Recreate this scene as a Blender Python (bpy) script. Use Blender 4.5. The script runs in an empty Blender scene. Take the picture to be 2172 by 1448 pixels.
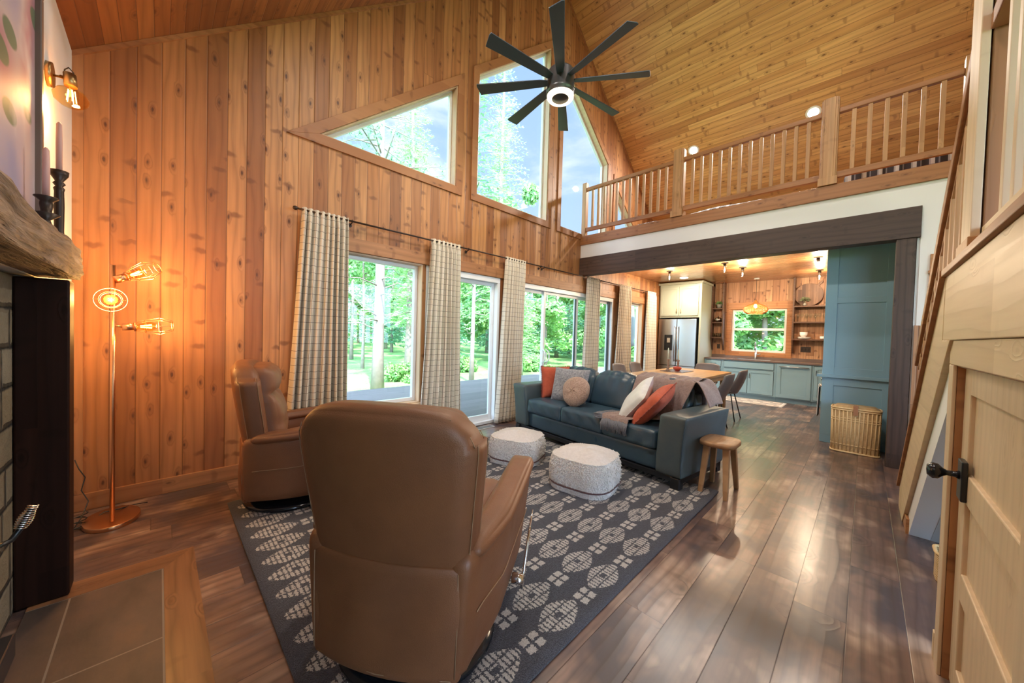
import bpy, bmesh, math, random
from mathutils import Vector, Matrix, Euler, noise as mnoise
random.seed(7)
PI=math.pi
S=bpy.context.scene
COL=S.collection
# ------------------------------------------------------------------ camera
cam_d=bpy.data.cameras.new('camera'); cam=bpy.data.objects.new('camera',cam_d); COL.objects.link(cam)
cam_d.sensor_width=36; cam_d.lens=749.39/2172*36; cam_d.clip_start=.02; cam_d.clip_end=400
yaw,pit,rol=0.785587,-0.0218297,0.0284490
F=Vector((math.cos(yaw)*math.cos(pit),math.sin(yaw)*math.cos(pit),math.sin(pit)))
R0=F.cross(Vector((0,0,1))).normalized(); U0=R0.cross(F)
RR=R0*math.cos(rol)+U0*math.sin(rol); UU=-R0*math.sin(rol)+U0*math.cos(rol)
m=Matrix((RR,UU,-F)).transposed().to_4x4(); m.translation=Vector((0,0,1.35)); cam.matrix_world=m
S.camera=cam
# ------------------------------------------------------------------ view
S.view_settings.view_transform='Standard'; S.view_settings.look='None'
S.view_settings.exposure=0.55; S.view_settings.gamma=1; S.view_settings.use_curve_mapping=False
S.cycles.max_bounces=7; S.cycles.diffuse_bounces=4; S.cycles.glossy_bounces=3; S.cycles.transmission_bounces=4; S.cycles.transparent_max_bounces=12
S.cycles.caustics_reflective=False; S.cycles.caustics_refractive=False; S.cycles.sample_clamp_indirect=4
# light levels
SKY=1.0; SKYFILL=10.5; SUN=11; CEIL_W=24
# ------------------------------------------------------------------ node helper
class NT:
    def __init__(s,tree): s.t=tree; s.N=tree.nodes; s.L=tree.links
    def put(s,sock,v):
        if isinstance(v,bpy.types.NodeSocket): s.L.new(v,sock)
        elif v is not None:
            if hasattr(sock.default_value,'__len__') and not hasattr(v,'__len__'): v=(v,)*len(sock.default_value)
            if hasattr(sock.default_value,'__len__') and len(sock.default_value)==4 and len(v)==3: v=(*v,1)
            sock.default_value=v
    def node(s,typ,ins={},**kw):
        n=s.N.new(typ)
        for k,v in kw.items(): setattr(n,k,v)
        for k,v in ins.items(): s.put(n.inputs[k],v)
        return n
    def m(s,op,a,b=None,c=None,clamp=False):
        n=s.N.new('ShaderNodeMath'); n.operation=op; n.use_clamp=clamp
        for i,v in enumerate((a,b,c)):
            if v is not None: s.put(n.inputs[i],v)
        return n.outputs[0]
    def vm(s,op,a,b=None):
        n=s.N.new('ShaderNodeVectorMath'); n.operation=op; s.put(n.inputs[0],a)
        if b is not None: s.put(n.inputs[1],b)
        return n.outputs[0]
    def xyz(s,x,y,z):
        n=s.N.new('ShaderNodeCombineXYZ')
        for i,v in enumerate((x,y,z)): s.put(n.inputs[i],v)
        return n.outputs[0]
    def sep(s,v):
        n=s.N.new('ShaderNodeSeparateXYZ'); s.put(n.inputs[0],v); return n.outputs
    def noise(s,v,scale=5,detail=3,rough=.5,dist=0):
        n=s.node('ShaderNodeTexNoise',{'Scale':scale,'Detail':detail,'Roughness':rough,'Distortion':dist}); s.put(n.inputs['Vector'],v); return n.outputs[0]
    def voro(s,v,scale=5,feature='F1',rand=1,dims='3D'):
        n=s.node('ShaderNodeTexVoronoi',feature=feature,voronoi_dimensions=dims); s.put(n.inputs['Vector'],v); s.put(n.inputs['Scale'],scale); s.put(n.inputs['Randomness'],rand); return n.outputs
    def wn(s,v):
        n=s.node('ShaderNodeTexWhiteNoise',noise_dimensions='3D'); s.put(n.inputs['Vector'],v); return n.outputs['Value']
    def mr(s,v,a,b,c,d,t='LINEAR'):
        n=s.node('ShaderNodeMapRange',{'Value':v,'From Min':a,'From Max':b,'To Min':c,'To Max':d},interpolation_type=t); return n.outputs[0]
    def ramp(s,f,stops):
        n=s.N.new('ShaderNodeValToRGB'); e=n.color_ramp.elements
        while len(e)<len(stops): e.new(.5)
        for i,(p,c) in enumerate(stops): e[i].position=p; e[i].color=(*c,1)
        s.put(n.inputs[0],f); return n.outputs[0]
    def mix(s,f,a,b,blend='MIX'):
        n=s.N.new('ShaderNodeMix'); n.data_type='RGBA'; n.blend_type=blend
        s.put(n.inputs[0],f); s.put(n.inputs[6],a); s.put(n.inputs[7],b); return n.outputs[2]
    def bump(s,h,st=.3,d=.01,nrm=None):
        n=s.node('ShaderNodeBump',{'Strength':st,'Distance':d}); s.put(n.inputs['Height'],h)
        if nrm is not None: s.put(n.inputs['Normal'],nrm)
        return n.outputs[0]
    def pos(s): return s.node('ShaderNodeNewGeometry').outputs['Position']
    def obj(s): return s.node('ShaderNodeTexCoord').outputs['Object']
    def uv(s): return s.node('ShaderNodeTexCoord').outputs['UV']
def newmat(name):
    m=bpy.data.materials.new(name); m.use_nodes=True; n=NT(m.node_tree); b=n.N['Principled BSDF']
    return m,n,b
def plain(name,col,rough=.5,metal=0,bump=0,bscale=200,var=0,spec=.5,coat=0,sheen=0,emit=None,estr=0):
    m,n,b=newmat(name)
    if var:
        f=n.noise(n.obj(),6,3); c=n.mix(f,tuple(x*(1-var) for x in col),tuple(min(1,x*(1+var)) for x in col)); n.put(b.inputs['Base Color'],c)
    else: b.inputs['Base Color'].default_value=(*col,1)
    b.inputs['Roughness'].default_value=rough; b.inputs['Metallic'].default_value=metal
    b.inputs['Specular IOR Level'].default_value=spec; b.inputs['Coat Weight'].default_value=coat
    b.inputs['Sheen Weight'].default_value=sheen
    if bump: n.put(b.inputs['Normal'],n.bump(n.noise(n.obj(),bscale,2),bump,.003))
    if emit: b.inputs['Emission Color'].default_value=(*emit,1); b.inputs['Emission Strength'].default_value=estr
    return m
def wood(name,across='x',along='z',w=.135,L=2.6,c=((.56,.27,.095),(.42,.175,.055),(.30,.115,.035)),knot=1.,rough=.42,groove=.05,space='pos',streak=.35,dark=(.09,.03,.012),gb=.8,ks=(8.5,3.4),coat=0,patch=None):
    m,n,b=newmat(name); P=n.sep(n.pos() if space=='pos' else n.obj())
    ax={'x':0,'y':1,'z':2}; a=P[ax[across]]; l=P[ax[along]]
    o=P[3-ax[across]-ax[along]]
    u=n.m('DIVIDE',n.m('ADD',a,50.0),w); iu=n.m('FLOOR',u); r1=n.wn(n.xyz(iu,1.3,2.7))
    v=n.m('ADD',n.m('DIVIDE',l,L),n.m('MULTIPLY',r1,7.3)); iv=n.m('FLOOR',v); r2=n.wn(n.xyz(iu,iv,5.1)); r3=n.wn(n.xyz(iu,iv,9.4))
    # knots
    kv=n.xyz(n.m('ADD',n.m('MULTIPLY',a,ks[0]),n.m('MULTIPLY',r2,17.0)),n.m('ADD',n.m('MULTIPLY',l,ks[1]),n.m('MULTIPLY',r2,37.0)),0.0)
    vo=n.voro(kv,1,rand=1,dims='2D'); d=vo['Distance']; kr=n.sep(vo['Color'])[0]; on=n.m('GREATER_THAN',kr,.52)
    wob=n.m('MULTIPLY',n.noise(kv,4,3),.14)
    dd=n.m('ADD',d,wob)
    km=n.m('MULTIPLY',n.mr(dd,.09,.16,1,0,'SMOOTHSTEP'),on)
    halo=n.m('MULTIPLY',n.mr(dd,.10,.34,1,0,'SMOOTHSTEP'),on)
    v2=n.voro(n.xyz(n.m('ADD',n.m('MULTIPLY',a,4.6),n.m('MULTIPLY',r2,11.0)),n.m('ADD',n.m('MULTIPLY',n.m('ADD',l,n.m('MULTIPLY',n.noise(n.xyz(n.m('MULTIPLY',a,16),n.m('MULTIPLY',l,5),r2),1,2),.05)),10.0),n.m('MULTIPLY',r2,23.0)),0.0),1,rand=1,dims='2D')
    dash=n.m('MULTIPLY',n.mr(v2['Distance'],.10,.30,1,0,'SMOOTHSTEP'),n.m('GREATER_THAN',n.sep(v2['Color'])[1],.80))
    push=n.m('MULTIPLY',halo,.045)
    # rings and streaks
    n1=n.noise(n.xyz(n.m('MULTIPLY',a,2.5),n.m('MULTIPLY',l,.55),n.m('MULTIPLY',r2,31.0)),1.6,2)
    ph=n.m('ADD',n.m('ADD',n.m('MULTIPLY',n1,.07),push),n.m('MULTIPLY',a,.45))
    ring=n.m('PINGPONG',n.m('MULTIPLY',ph,70),1.0)
    ring=n.m('POWER',ring,2.2)
    st=n.noise(n.xyz(n.m('MULTIPLY',a,55),n.m('MULTIPLY',l,1.6),n.m('ADD',n.m('MULTIPLY',r3,19),n.m('MULTIPLY',o,20))),1,3)
    base=n.ramp(r2,[(0,c[0]),(.55,c[1]),(1,c[2])])
    blo=n.noise(n.xyz(n.m('MULTIPLY',a,6),n.m('MULTIPLY',l,1.2),r2),1,2)
    base=n.mix(n.mr(blo,.3,.75,0,.55),base,c[2])
    if patch:
        pn=n.noise(n.xyz(n.m('MULTIPLY',a,2.2),n.m('MULTIPLY',l,1.5),n.m('MULTIPLY',r2,23)),1.5,3,.55)
        base=n.mix(n.mr(pn,.48,.60,0,.9),base,patch[0]); base=n.mix(n.mr(pn,.44,.30,0,.85),base,patch[1])
    col=n.mix(n.m('MULTIPLY',ring,streak),base,tuple(x*.45 for x in c[2]))
    col=n.mix(n.m('MULTIPLY',n.mr(st,.4,.75,0,1),streak*.7),col,tuple(x*.55 for x in c[2]))
    if knot:
        col=n.mix(n.m('MULTIPLY',halo,.45*knot),col,tuple((x+y)*.4 for x,y in zip(c[2],dark)))
        col=n.mix(n.m('MULTIPLY',dash,.6*knot),col,tuple((x+2*y)*.36 for x,y in zip(c[2],dark)))
        col=n.mix(n.m('MULTIPLY',km,.85*knot),col,dark)
    h=n.m('MULTIPLY',ring,.15)
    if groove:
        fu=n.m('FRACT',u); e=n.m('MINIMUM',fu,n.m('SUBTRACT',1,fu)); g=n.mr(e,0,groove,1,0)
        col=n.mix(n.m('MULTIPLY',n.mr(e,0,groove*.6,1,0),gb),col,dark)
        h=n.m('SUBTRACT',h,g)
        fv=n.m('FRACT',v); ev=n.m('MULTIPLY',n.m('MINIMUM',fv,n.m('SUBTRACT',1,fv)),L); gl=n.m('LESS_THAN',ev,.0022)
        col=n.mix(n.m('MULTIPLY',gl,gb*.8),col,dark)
    n.put(b.inputs['Base Color'],col); n.put(b.inputs['Normal'],n.bump(h,.45,.006))
    n.put(b.inputs['Roughness'],n.m('ADD',rough,n.m('MULTIPLY',st,.12))); b.inputs['Coat Weight'].default_value=coat; b.inputs['Coat Roughness'].default_value=.22
    return m
M={}
PINE=((.62,.31,.125),(.48,.205,.07),(.26,.095,.032))
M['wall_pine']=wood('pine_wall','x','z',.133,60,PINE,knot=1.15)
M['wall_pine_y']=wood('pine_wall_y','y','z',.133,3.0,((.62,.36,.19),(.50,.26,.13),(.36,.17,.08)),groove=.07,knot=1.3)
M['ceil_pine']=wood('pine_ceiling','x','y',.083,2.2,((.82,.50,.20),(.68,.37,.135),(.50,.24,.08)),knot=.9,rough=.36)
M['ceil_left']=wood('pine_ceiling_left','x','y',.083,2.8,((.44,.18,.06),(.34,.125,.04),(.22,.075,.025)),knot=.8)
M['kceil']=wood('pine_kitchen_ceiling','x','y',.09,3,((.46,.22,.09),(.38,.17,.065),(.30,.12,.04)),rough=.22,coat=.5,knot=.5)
M['trimx']=wood('trim_x','z','x',.5,4,((.46,.215,.085),(.40,.18,.07),(.32,.13,.05)),groove=0,knot=.8)
M['rake']=wood('trim_rake','z','x',.5,4,((.46,.215,.085),(.40,.18,.07),(.32,.13,.05)),groove=0,knot=.9,streak=.04)
M['trimz']=wood('trim_z','x','z',.5,4,((.46,.215,.085),(.40,.18,.07),(.32,.13,.05)),groove=0,knot=.8)
M['trimy']=wood('trim_y','z','y',.5,4,((.50,.24,.095),(.44,.20,.075),(.36,.15,.055)),groove=0,knot=.7)
M['lightx']=wood('light_pine_x','z','x',.6,4,((.74,.57,.36),(.70,.52,.32),(.60,.43,.25)),groove=0,knot=.12,streak=.12,dark=(.25,.13,.06))
M['lightz']=wood('light_pine_z','x','z',.6,4,((.72,.55,.37),(.68,.50,.33),(.58,.42,.26)),groove=0,knot=.12,streak=.14,dark=(.25,.13,.06))
M['post']=wood('post_fir','y','z',.3,4,((.56,.31,.14),(.50,.26,.11),(.42,.21,.085)),groove=0,knot=.35,streak=.3)
M['stair']=wood('stair_fir','y','z',.3,4,((.46,.22,.10),(.40,.18,.075),(.32,.135,.055)),groove=0,knot=.5,streak=.3)
M['beam']=wood('dark_beam','z','y',.4,4,((.105,.062,.045),(.085,.05,.037),(.06,.035,.027)),groove=0,streak=.5,dark=(.02,.012,.01),rough=.5,knot=.6)
M['beamz']=wood('dark_post','y','z',.4,4,((.105,.066,.048),(.085,.052,.038),(.06,.036,.027)),groove=0,streak=.6,dark=(.02,.012,.01),rough=.5,knot=.7)
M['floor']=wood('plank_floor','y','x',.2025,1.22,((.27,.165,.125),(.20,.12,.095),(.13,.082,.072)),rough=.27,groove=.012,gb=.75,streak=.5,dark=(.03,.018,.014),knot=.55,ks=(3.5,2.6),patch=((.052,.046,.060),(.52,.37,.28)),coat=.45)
M['border_y']=wood('plank_border_y','x','y',.4,1.2,((.30,.145,.07),(.25,.115,.055),(.16,.08,.045)),rough=.3,groove=0,streak=.5,knot=.5)
M['border_x']=wood('plank_border_x','y','x',.4,1.2,((.30,.145,.07),(.25,.115,.055),(.16,.08,.045)),rough=.3,groove=0,streak=.5,knot=.5)
M['mantel_old']=wood('mantel_beam','z','y',.5,5,((.30,.23,.18),(.25,.19,.15),(.16,.115,.09)),groove=0,streak=.8,dark=(.03,.02,.015),rough=.75,knot=1.2,ks=(12,5),patch=((.09,.065,.05),(.34,.25,.19)))
M['fpost']=wood('fireplace_post','x','z',.4,4,((.035,.014,.009),(.028,.011,.008),(.018,.008,.006)),groove=0,streak=.4,dark=(.005,.003,.002),rough=.45,knot=.5)
M['shelf']=wood('shelf_wood','z','y',.4,3,((.16,.085,.05),(.13,.068,.04),(.09,.045,.028)),groove=0,streak=.4)
M['table']=wood('table_pine','y','x',.14,3,((.66,.42,.19),(.60,.36,.15),(.50,.28,.11)),groove=.015,rough=.3,knot=.3,streak=.2,space='obj')
M['stool']=wood('stool_wood','y','x',.4,2,((.56,.34,.19),(.48,.28,.15),(.36,.20,.10)),groove=0,rough=.4,knot=.5,space='obj',ks=(9,5))
M['stool_leg']=wood('stool_leg','x','z',.4,2,((.60,.38,.21),(.52,.32,.17),(.42,.24,.12)),groove=0,rough=.45,knot=.3,space='obj')
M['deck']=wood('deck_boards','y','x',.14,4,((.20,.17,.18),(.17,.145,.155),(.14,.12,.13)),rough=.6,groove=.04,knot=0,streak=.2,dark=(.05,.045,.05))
M['board']=wood('cutting_board','y','z',.07,2,((.34,.19,.11),(.20,.10,.055),(.10,.05,.03)),groove=0,streak=.4,knot=.3,rough=.5,space='obj')
M['rail']=M['trimy']
M['white']=plain('white_wall_paint',(.80,.80,.79),.6,bump=.08,bscale=90)
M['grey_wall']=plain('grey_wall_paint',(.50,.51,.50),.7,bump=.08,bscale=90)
M['vinyl']=plain('white_vinyl',(.82,.84,.86),.3)
M['teal_frame']=plain('dark_sash',(.06,.10,.12),.4)
M['blue_cab']=plain('blue_green_cabinet_paint',(.25,.425,.52),.42,bump=.02)
M['gap']=plain('cabinet_gap',(.03,.05,.055),.8)
M['cream_cab']=plain('cream_cabinet_paint',(.38,.40,.31),.42)
M['counter']=plain('stone_counter',(.16,.125,.115),.25,var=.25)
M['steel']=plain('stainless_steel',(.50,.52,.55),.28,1)
M['chrome']=plain('chrome',(.75,.76,.78),.12,1)
M['black']=plain('black_metal',(.012,.014,.017),.35)
M['black_gloss']=plain('black_gloss',(.01,.012,.016),.15)
M['bronze']=plain('dark_bronze',(.045,.030,.022),.4,.6)
M['copper']=plain('brushed_copper',(.72,.38,.20),.28,1)
M['brass']=plain('antique_brass',(.38,.25,.11),.35,1)
M['fan_blade']=plain('fan_blade_paint',(.035,.05,.07),.38)
M['fan_body']=plain('fan_body_metal',(.075,.075,.08),.32,.5)
M['ceramic']=plain('white_ceramic',(.85,.84,.82),.2)
M['coral']=plain('coral_ceramic',(.60,.10,.06),.3)
M['candle_pink']=plain('pink_wax',(.62,.36,.31),.5)
M['candle_mint']=plain('mint_wax',(.72,.84,.76),.45)
M['turned']=plain('turned_grey_wood',(.30,.20,.15),.55,var=.3)
M['chair_vinyl']=plain('taupe_chair_leather',(.17,.15,.15),.42,bump=.05)
M['grate']=plain('register_metal',(.50,.48,.46),.4)
M['plate_metal']=plain('dark_switch_plate',(.05,.037,.03),.4,.3)
M['leather_tab']=plain('tan_leather_tab',(.42,.19,.09),.5)
M['trunk']=plain('bark',(.25,.20,.175),.9,bump=.6,bscale=14,var=.35)
M['outdoor_cloth']=plain('grey_canvas',(.20,.21,.21),.8)
M['pot']=plain('grey_stone_pot',(.30,.29,.25),.6)
M['dry_leaf']=plain('sage_leaf',(.20,.24,.13),.6,var=.3)
M['thread']=plain('stitch_thread',(.30,.18,.10),.7)
M['slate_dark']=plain('dark_slate',(.02,.021,.028),.35,var=.3)
def leather(name,c1,c2,rough=.38,scale=3.0):
    m,n,b=newmat(name); o=n.obj()
    f=n.noise(o,scale,3,.6); n.put(b.inputs['Base Color'],n.mix(n.mr(f,.3,.7,0,1),c1,c2))
    vo=n.voro(o,260)['Distance']; h=n.m('ADD',n.m('MULTIPLY',vo,.25),n.noise(o,9,2))
    n.put(b.inputs['Normal'],n.bump(h,.12,.02)); n.put(b.inputs['Roughness'],n.mr(f,.3,.7,rough-.06,rough+.1))
    b.inputs['Coat Weight'].default_value=.05; b.inputs['Coat Roughness'].default_value=.3
    return m
M['tan']=leather('brown_leather',(.235,.092,.038),(.18,.070,.030),.46)
M['teal']=leather('blue_green_leather',(.030,.066,.108),(.042,.084,.122),.32,2.2)
M['teal_worn']=leather('worn_green_leather',(.052,.084,.104),(.080,.108,.120),.42,5)
def fuzz(name,c1,c2,scale=60,st=1.,d=.02,sheen=.3,rough=.95):
    m,n,b=newmat(name); o=n.obj(); f=n.noise(o,scale,3,.7)
    n.put(b.inputs['Base Color'],n.mix(n.mr(f,.35,.65,0,1),c1,c2)); n.put(b.inputs['Normal'],n.bump(f,st,d)); b.inputs['Roughness'].default_value=rough; b.inputs['Sheen Weight'].default_value=sheen
    return m
M['orange']=fuzz('burnt_orange_linen',(.50,.105,.055),(.42,.08,.042),18,.3,.01,.1)
M['orange_fringe']=fuzz('burnt_orange_fringe',(.42,.07,.04),(.30,.045,.03),120,1,.01)
M['fur']=fuzz('grey_fur',(.36,.37,.40),(.16,.17,.20),45,.8,.015)
M['sherpa']=fuzz('beige_sherpa',(.62,.44,.36),(.36,.24,.19),75,1,.02)
M['white_cloth']=fuzz('white_linen',(.74,.76,.78),(.66,.68,.71),14,.2,.01,.1)
M['pink_cloth']=fuzz('pale_mauve_linen',(.52,.42,.43),(.46,.37,.38),14,.2,.01,.1)
M['pouf']=fuzz('ivory_looped_wool',(.88,.86,.84),(.70,.68,.68),70,1,.012,.2)
M['pouf_top']=fuzz('ivory_woven_cotton',(.66,.64,.65),(.58,.56,.57),40,.4,.01,.1)
M['pouf_loops']=fuzz('ivory_wool_loops',(.88,.87,.85),(.74,.73,.72),90,1,.01)
M['braid']=fuzz('plum_braid',(.15,.06,.06),(.08,.03,.035),200,1,.01)
M['blanket']=fuzz('mauve_wool',(.32,.235,.22),(.24,.175,.165),50,.6,.01)
M['fringe']=fuzz('grey_blue_fringe',(.20,.22,.27),(.14,.15,.19),150,.6,.01)
def _mantel(m,n,b):
    P=n.pos(); q=n.vm('MULTIPLY',P,(30,2.2,30)); f=n.noise(q,1,5,.65,.6); g_=n.noise(n.vm('MULTIPLY',P,(9,3,9)),1,3,.6); k=n.noise(n.vm('MULTIPLY',P,(60,7,60)),1,2)
    c=n.ramp(f,[(.32,(.035,.022,.016)),(.44,(.16,.11,.08)),(.58,(.30,.215,.16)),(.75,(.42,.31,.24))]); c=n.mix(n.mr(g_,.36,.25,0,.85),c,(.03,.02,.015)); c=n.mix(n.mr(g_,.55,.75,0,.5),c,(.40,.24,.14))
    n.put(b.inputs['Base Color'],c); b.inputs['Roughness'].default_value=.75; n.put(b.inputs['Normal'],n.bump(n.m('ADD',n.m('ADD',f,n.m('MULTIPLY',g_,1.2)),n.m('MULTIPLY',k,.3)),1,.03))
def stone():
    m,n,b=newmat('field_stone'); P=n.sep(n.pos())
    u=n.m('DIVIDE',P[2],.175); iu=n.m('FLOOR',u); r=n.wn(n.xyz(iu,3,4)); v=n.m('ADD',n.m('DIVIDE',P[1],.34),n.m('MULTIPLY',r,5)); iv=n.m('FLOOR',v); r2=n.wn(n.xyz(iu,iv,1))
    wob=n.m('MULTIPLY',n.noise(n.pos(),14,3),.10)
    fu=n.m('FRACT',u); fv=n.m('FRACT',v); e=n.m('MINIMUM',n.m('MINIMUM',fu,n.m('SUBTRACT',1,fu)),n.m('MULTIPLY',n.m('MINIMUM',fv,n.m('SUBTRACT',1,fv)),1.9)); e=n.m('SUBTRACT',e,n.m('SUBTRACT',wob,.04))
    f=n.noise(n.pos(),9,5,.65)
    c=n.mix(f,(.13,.115,.09),(.27,.24,.18)); c=n.mix(n.m('MULTIPLY',r2,.6),c,(.20,.145,.075)); c=n.mix(n.mr(e,.0,.05,1,0),c,(.015,.013,.012))
    n.put(b.inputs['Base Color'],c); n.put(b.inputs['Normal'],n.bump(n.m('ADD',n.mr(e,0,.12,0,1),n.m('MULTIPLY',f,.7)),1,.03)); b.inputs['Roughness'].default_value=.85
    return m
M['stone']=stone()
mm,nn_,bb_=newmat('weathered_mantel'); _mantel(mm,nn_,bb_); M['mantel']=mm
M['fpost'].node_tree.nodes['Principled BSDF'].inputs['Specular IOR Level'].default_value=.12
def tile():
    m,n,b=newmat('slate_tile'); P=n.sep(n.pos())
    fx=n.m('FRACT',n.m('DIVIDE',n.m('ADD',P[0],.300+3.2),.32)); fy=n.m('FRACT',n.m('DIVIDE',n.m('SUBTRACT',P[1],2.69-6.0),.60))
    ex=n.m('MULTIPLY',n.m('MINIMUM',fx,n.m('SUBTRACT',1,fx)),.32); ey=n.m('MULTIPLY',n.m('MINIMUM',fy,n.m('SUBTRACT',1,fy)),.60); e=n.m('MINIMUM',ex,ey); g=n.m('LESS_THAN',e,.0035)
    f=n.noise(n.vm('MULTIPLY',n.pos(),(3,1.4,1)),2.2,5,.6)
    c=n.ramp(f,[(.3,(.055,.045,.042)),(.55,(.095,.068,.06)),(.75,(.13,.08,.06))]); c=n.mix(g,c,(.20,.17,.15))
    n.put(b.inputs['Base Color'],c); n.put(b.inputs['Normal'],n.bump(f,.3,.01)); b.inputs['Roughness'].default_value=.5
    return m
M['tile']=tile()
def curtain_mat():
    m,n,b=newmat('checked_curtain'); U=n.sep(n.uv())
    def ln(c,p,wd):
        f=n.m('FRACT',n.m('DIVIDE',c,p)); return n.m('LESS_THAN',n.m('MINIMUM',f,n.m('SUBTRACT',1,f)),wd/p)
    g=n.m('MAXIMUM',ln(U[0],.068,.0021),ln(U[1],.068,.0021))
    c=n.mix(n.m('MULTIPLY',g,.8),(.80,.73,.61),(.13,.085,.055))
    n.put(b.inputs['Base Color'],c); b.inputs['Roughness'].default_value=.75; b.inputs['Sheen Weight'].default_value=.1
    w=n.noise(n.xyz(n.m('MULTIPLY',U[0],400),n.m('MULTIPLY',U[1],400),0),1,1); n.put(b.inputs['Normal'],n.bump(w,.15,.002))
    # a little daylight comes through the cloth
    tr=n.node('ShaderNodeBsdfTranslucent'); n.put(tr.inputs[0],c); mx=n.node('ShaderNodeMixShader'); mx.inputs[0].default_value=.22
    out=n.N['Material Output']; n.L.new(b.outputs[0],mx.inputs[1]); n.L.new(tr.outputs[0],mx.inputs[2]); n.L.new(mx.outputs[0],out.inputs[0])
    return m
M['curtain']=curtain_mat()
def rug_mat():
    m,n,b=newmat('patterned_shag_rug'); P0=n.pos()
    j=n.node('ShaderNodeTexNoise',{'Scale':130.0,'Detail':2.0}); n.put(j.inputs['Vector'],P0)
    P=n.sep(n.vm('ADD',P0,n.vm('MULTIPLY',n.vm('SUBTRACT',j.outputs['Color'],(.5,.5,.5)),(.026,.026,0))))
    def cell(c,o,p): return n.m('MULTIPLY',n.m('SUBTRACT',n.m('FRACT',n.m('ADD',n.m('DIVIDE',n.m('SUBTRACT',c,o),p),.5)),.5),p)
    def absd(a,s): return n.m('DIVIDE',n.m('ABSOLUTE',a),s)
    x=cell(P[0],.545,.4045); y=cell(P[1],.988,.1712)
    e=n.m('ADD',n.m('POWER',absd(x,.135),1.35),n.m('POWER',absd(y,.078),1.5)); big=n.m('LESS_THAN',e,1.0)
    hole=n.m('GREATER_THAN',n.m('MAXIMUM',absd(x,.020),absd(y,.014)),1.0)
    h1=n.m('LESS_THAN',absd(cell(P[0],0,.0235),.0118),.68); h2=n.m('LESS_THAN',absd(cell(P[1],0,.055),.0275),.86)
    big=n.m('MULTIPLY',n.m('MULTIPLY',big,hole),n.m('MULTIPLY',h1,h2))
    xs=cell(P[0],.545+.2022,.4045); ys=cell(P[1],.975,.1712)
    sm=n.m('MULTIPLY',n.m('LESS_THAN',absd(xs,.050),1.),n.m('LESS_THAN',absd(ys,.040),1.)); cr=n.m('MULTIPLY',n.m('GREATER_THAN',n.m('ABSOLUTE',xs),.007),n.m('GREATER_THAN',n.m('ABSOLUTE',ys),.006))
    sm=n.m('MULTIPLY',sm,cr)
    inx=n.m('MULTIPLY',n.m('GREATER_THAN',P[0],.41),n.m('LESS_THAN',P[0],3.47)); iny=n.m('MULTIPLY',n.m('GREATER_THAN',P[1],.91),n.m('LESS_THAN',P[1],3.33))
    pat=n.m('MULTIPLY',n.m('MAXIMUM',big,sm),n.m('MULTIPLY',inx,iny))
    f=n.noise(P0,210,2,.8); d=n.mix(n.mr(f,.4,.68,0,1),(.013,.016,.032),(.095,.10,.14)); lf=n.noise(P0,3,2); d=n.mix(n.mr(lf,.5,.75,0,.35),d,(.045,.032,.036))
    l=n.mix(n.mr(f,.3,.6,0,1),(.42,.39,.38),(.70,.66,.63))
    n.put(b.inputs['Base Color'],n.mix(pat,d,l)); n.put(b.inputs['Normal'],n.bump(n.m('ADD',f,n.m('MULTIPLY',pat,.5)),1,.012)); b.inputs['Roughness'].default_value=.95; b.inputs['Sheen Weight'].default_value=.2
    return m
M['rug']=rug_mat()
def glass_mat(name,tint=(.93,.97,.97),rf=.05):
    m,n,b=newmat(name); n.N.remove(b); t=n.node('ShaderNodeBsdfTransparent'); n.put(t.inputs[0],tint); g=n.node('ShaderNodeBsdfGlossy',{'Roughness':.02})
    fr=n.node('ShaderNodeLayerWeight',{'Blend':.5}); mx=n.node('ShaderNodeMixShader'); n.L.new(n.m('ADD',n.m('MULTIPLY',n.m('POWER',fr.outputs['Facing'],5.0),.6),.02),mx.inputs[0]); n.L.new(t.outputs[0],mx.inputs[1]); n.L.new(g.outputs[0],mx.inputs[2]); n.L.new(mx.outputs[0],n.N['Material Output'].inputs[0])
    return m
M['glass']=glass_mat('window_glass')
M['clear']=glass_mat('clear_glass',(.9,.93,.93))
M['amber']=glass_mat('amber_bulb_glass',(1,.80,.50))
M['filament']=plain('glowing_filament',(1,.6,.2),.5,emit=(1,.52,.16),estr=14)
M['filament_soft']=plain('glowing_bulb_core',(1,.8,.6),.5,emit=(1,.72,.45),estr=22)
M['led']=plain('led_disc',(1,1,1),.5,emit=(1,.86,.66),estr=9)
M['led_warm']=plain('led_ring',(1,.9,.8),.5,emit=(1,.78,.50),estr=2.2)
def stripes(name,f):
    m,n,b=newmat(name); f(m,n,b); return m
def _plaid(m,n,b):
    P=n.sep(n.pos())
    def ln(c,p,o,wd):
        fr=n.m('FRACT',n.m('DIVIDE',n.m('ADD',c,o+20),p)); return n.m('LESS_THAN',n.m('ABSOLUTE',n.m('SUBTRACT',fr,.5)),wd/p)
    c=n.mix(n.m('MULTIPLY',ln(P[1],.14,0,.022),.85),(.05,.045,.055),(.75,.75,.78)); c=n.mix(n.m('MULTIPLY',ln(P[1],.07,.02,.006),.7),c,(.30,.30,.36)); c=n.mix(n.m('MULTIPLY',ln(P[0],.14,0,.02),.5),c,(.6,.6,.63)); c=n.mix(n.m('MULTIPLY',ln(P[2],.10,0,.012),.55),c,(.16,.06,.06))
    n.put(b.inputs['Base Color'],c); b.inputs['Roughness'].default_value=.9
M['plaid']=stripes('plaid_flannel',_plaid)
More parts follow.
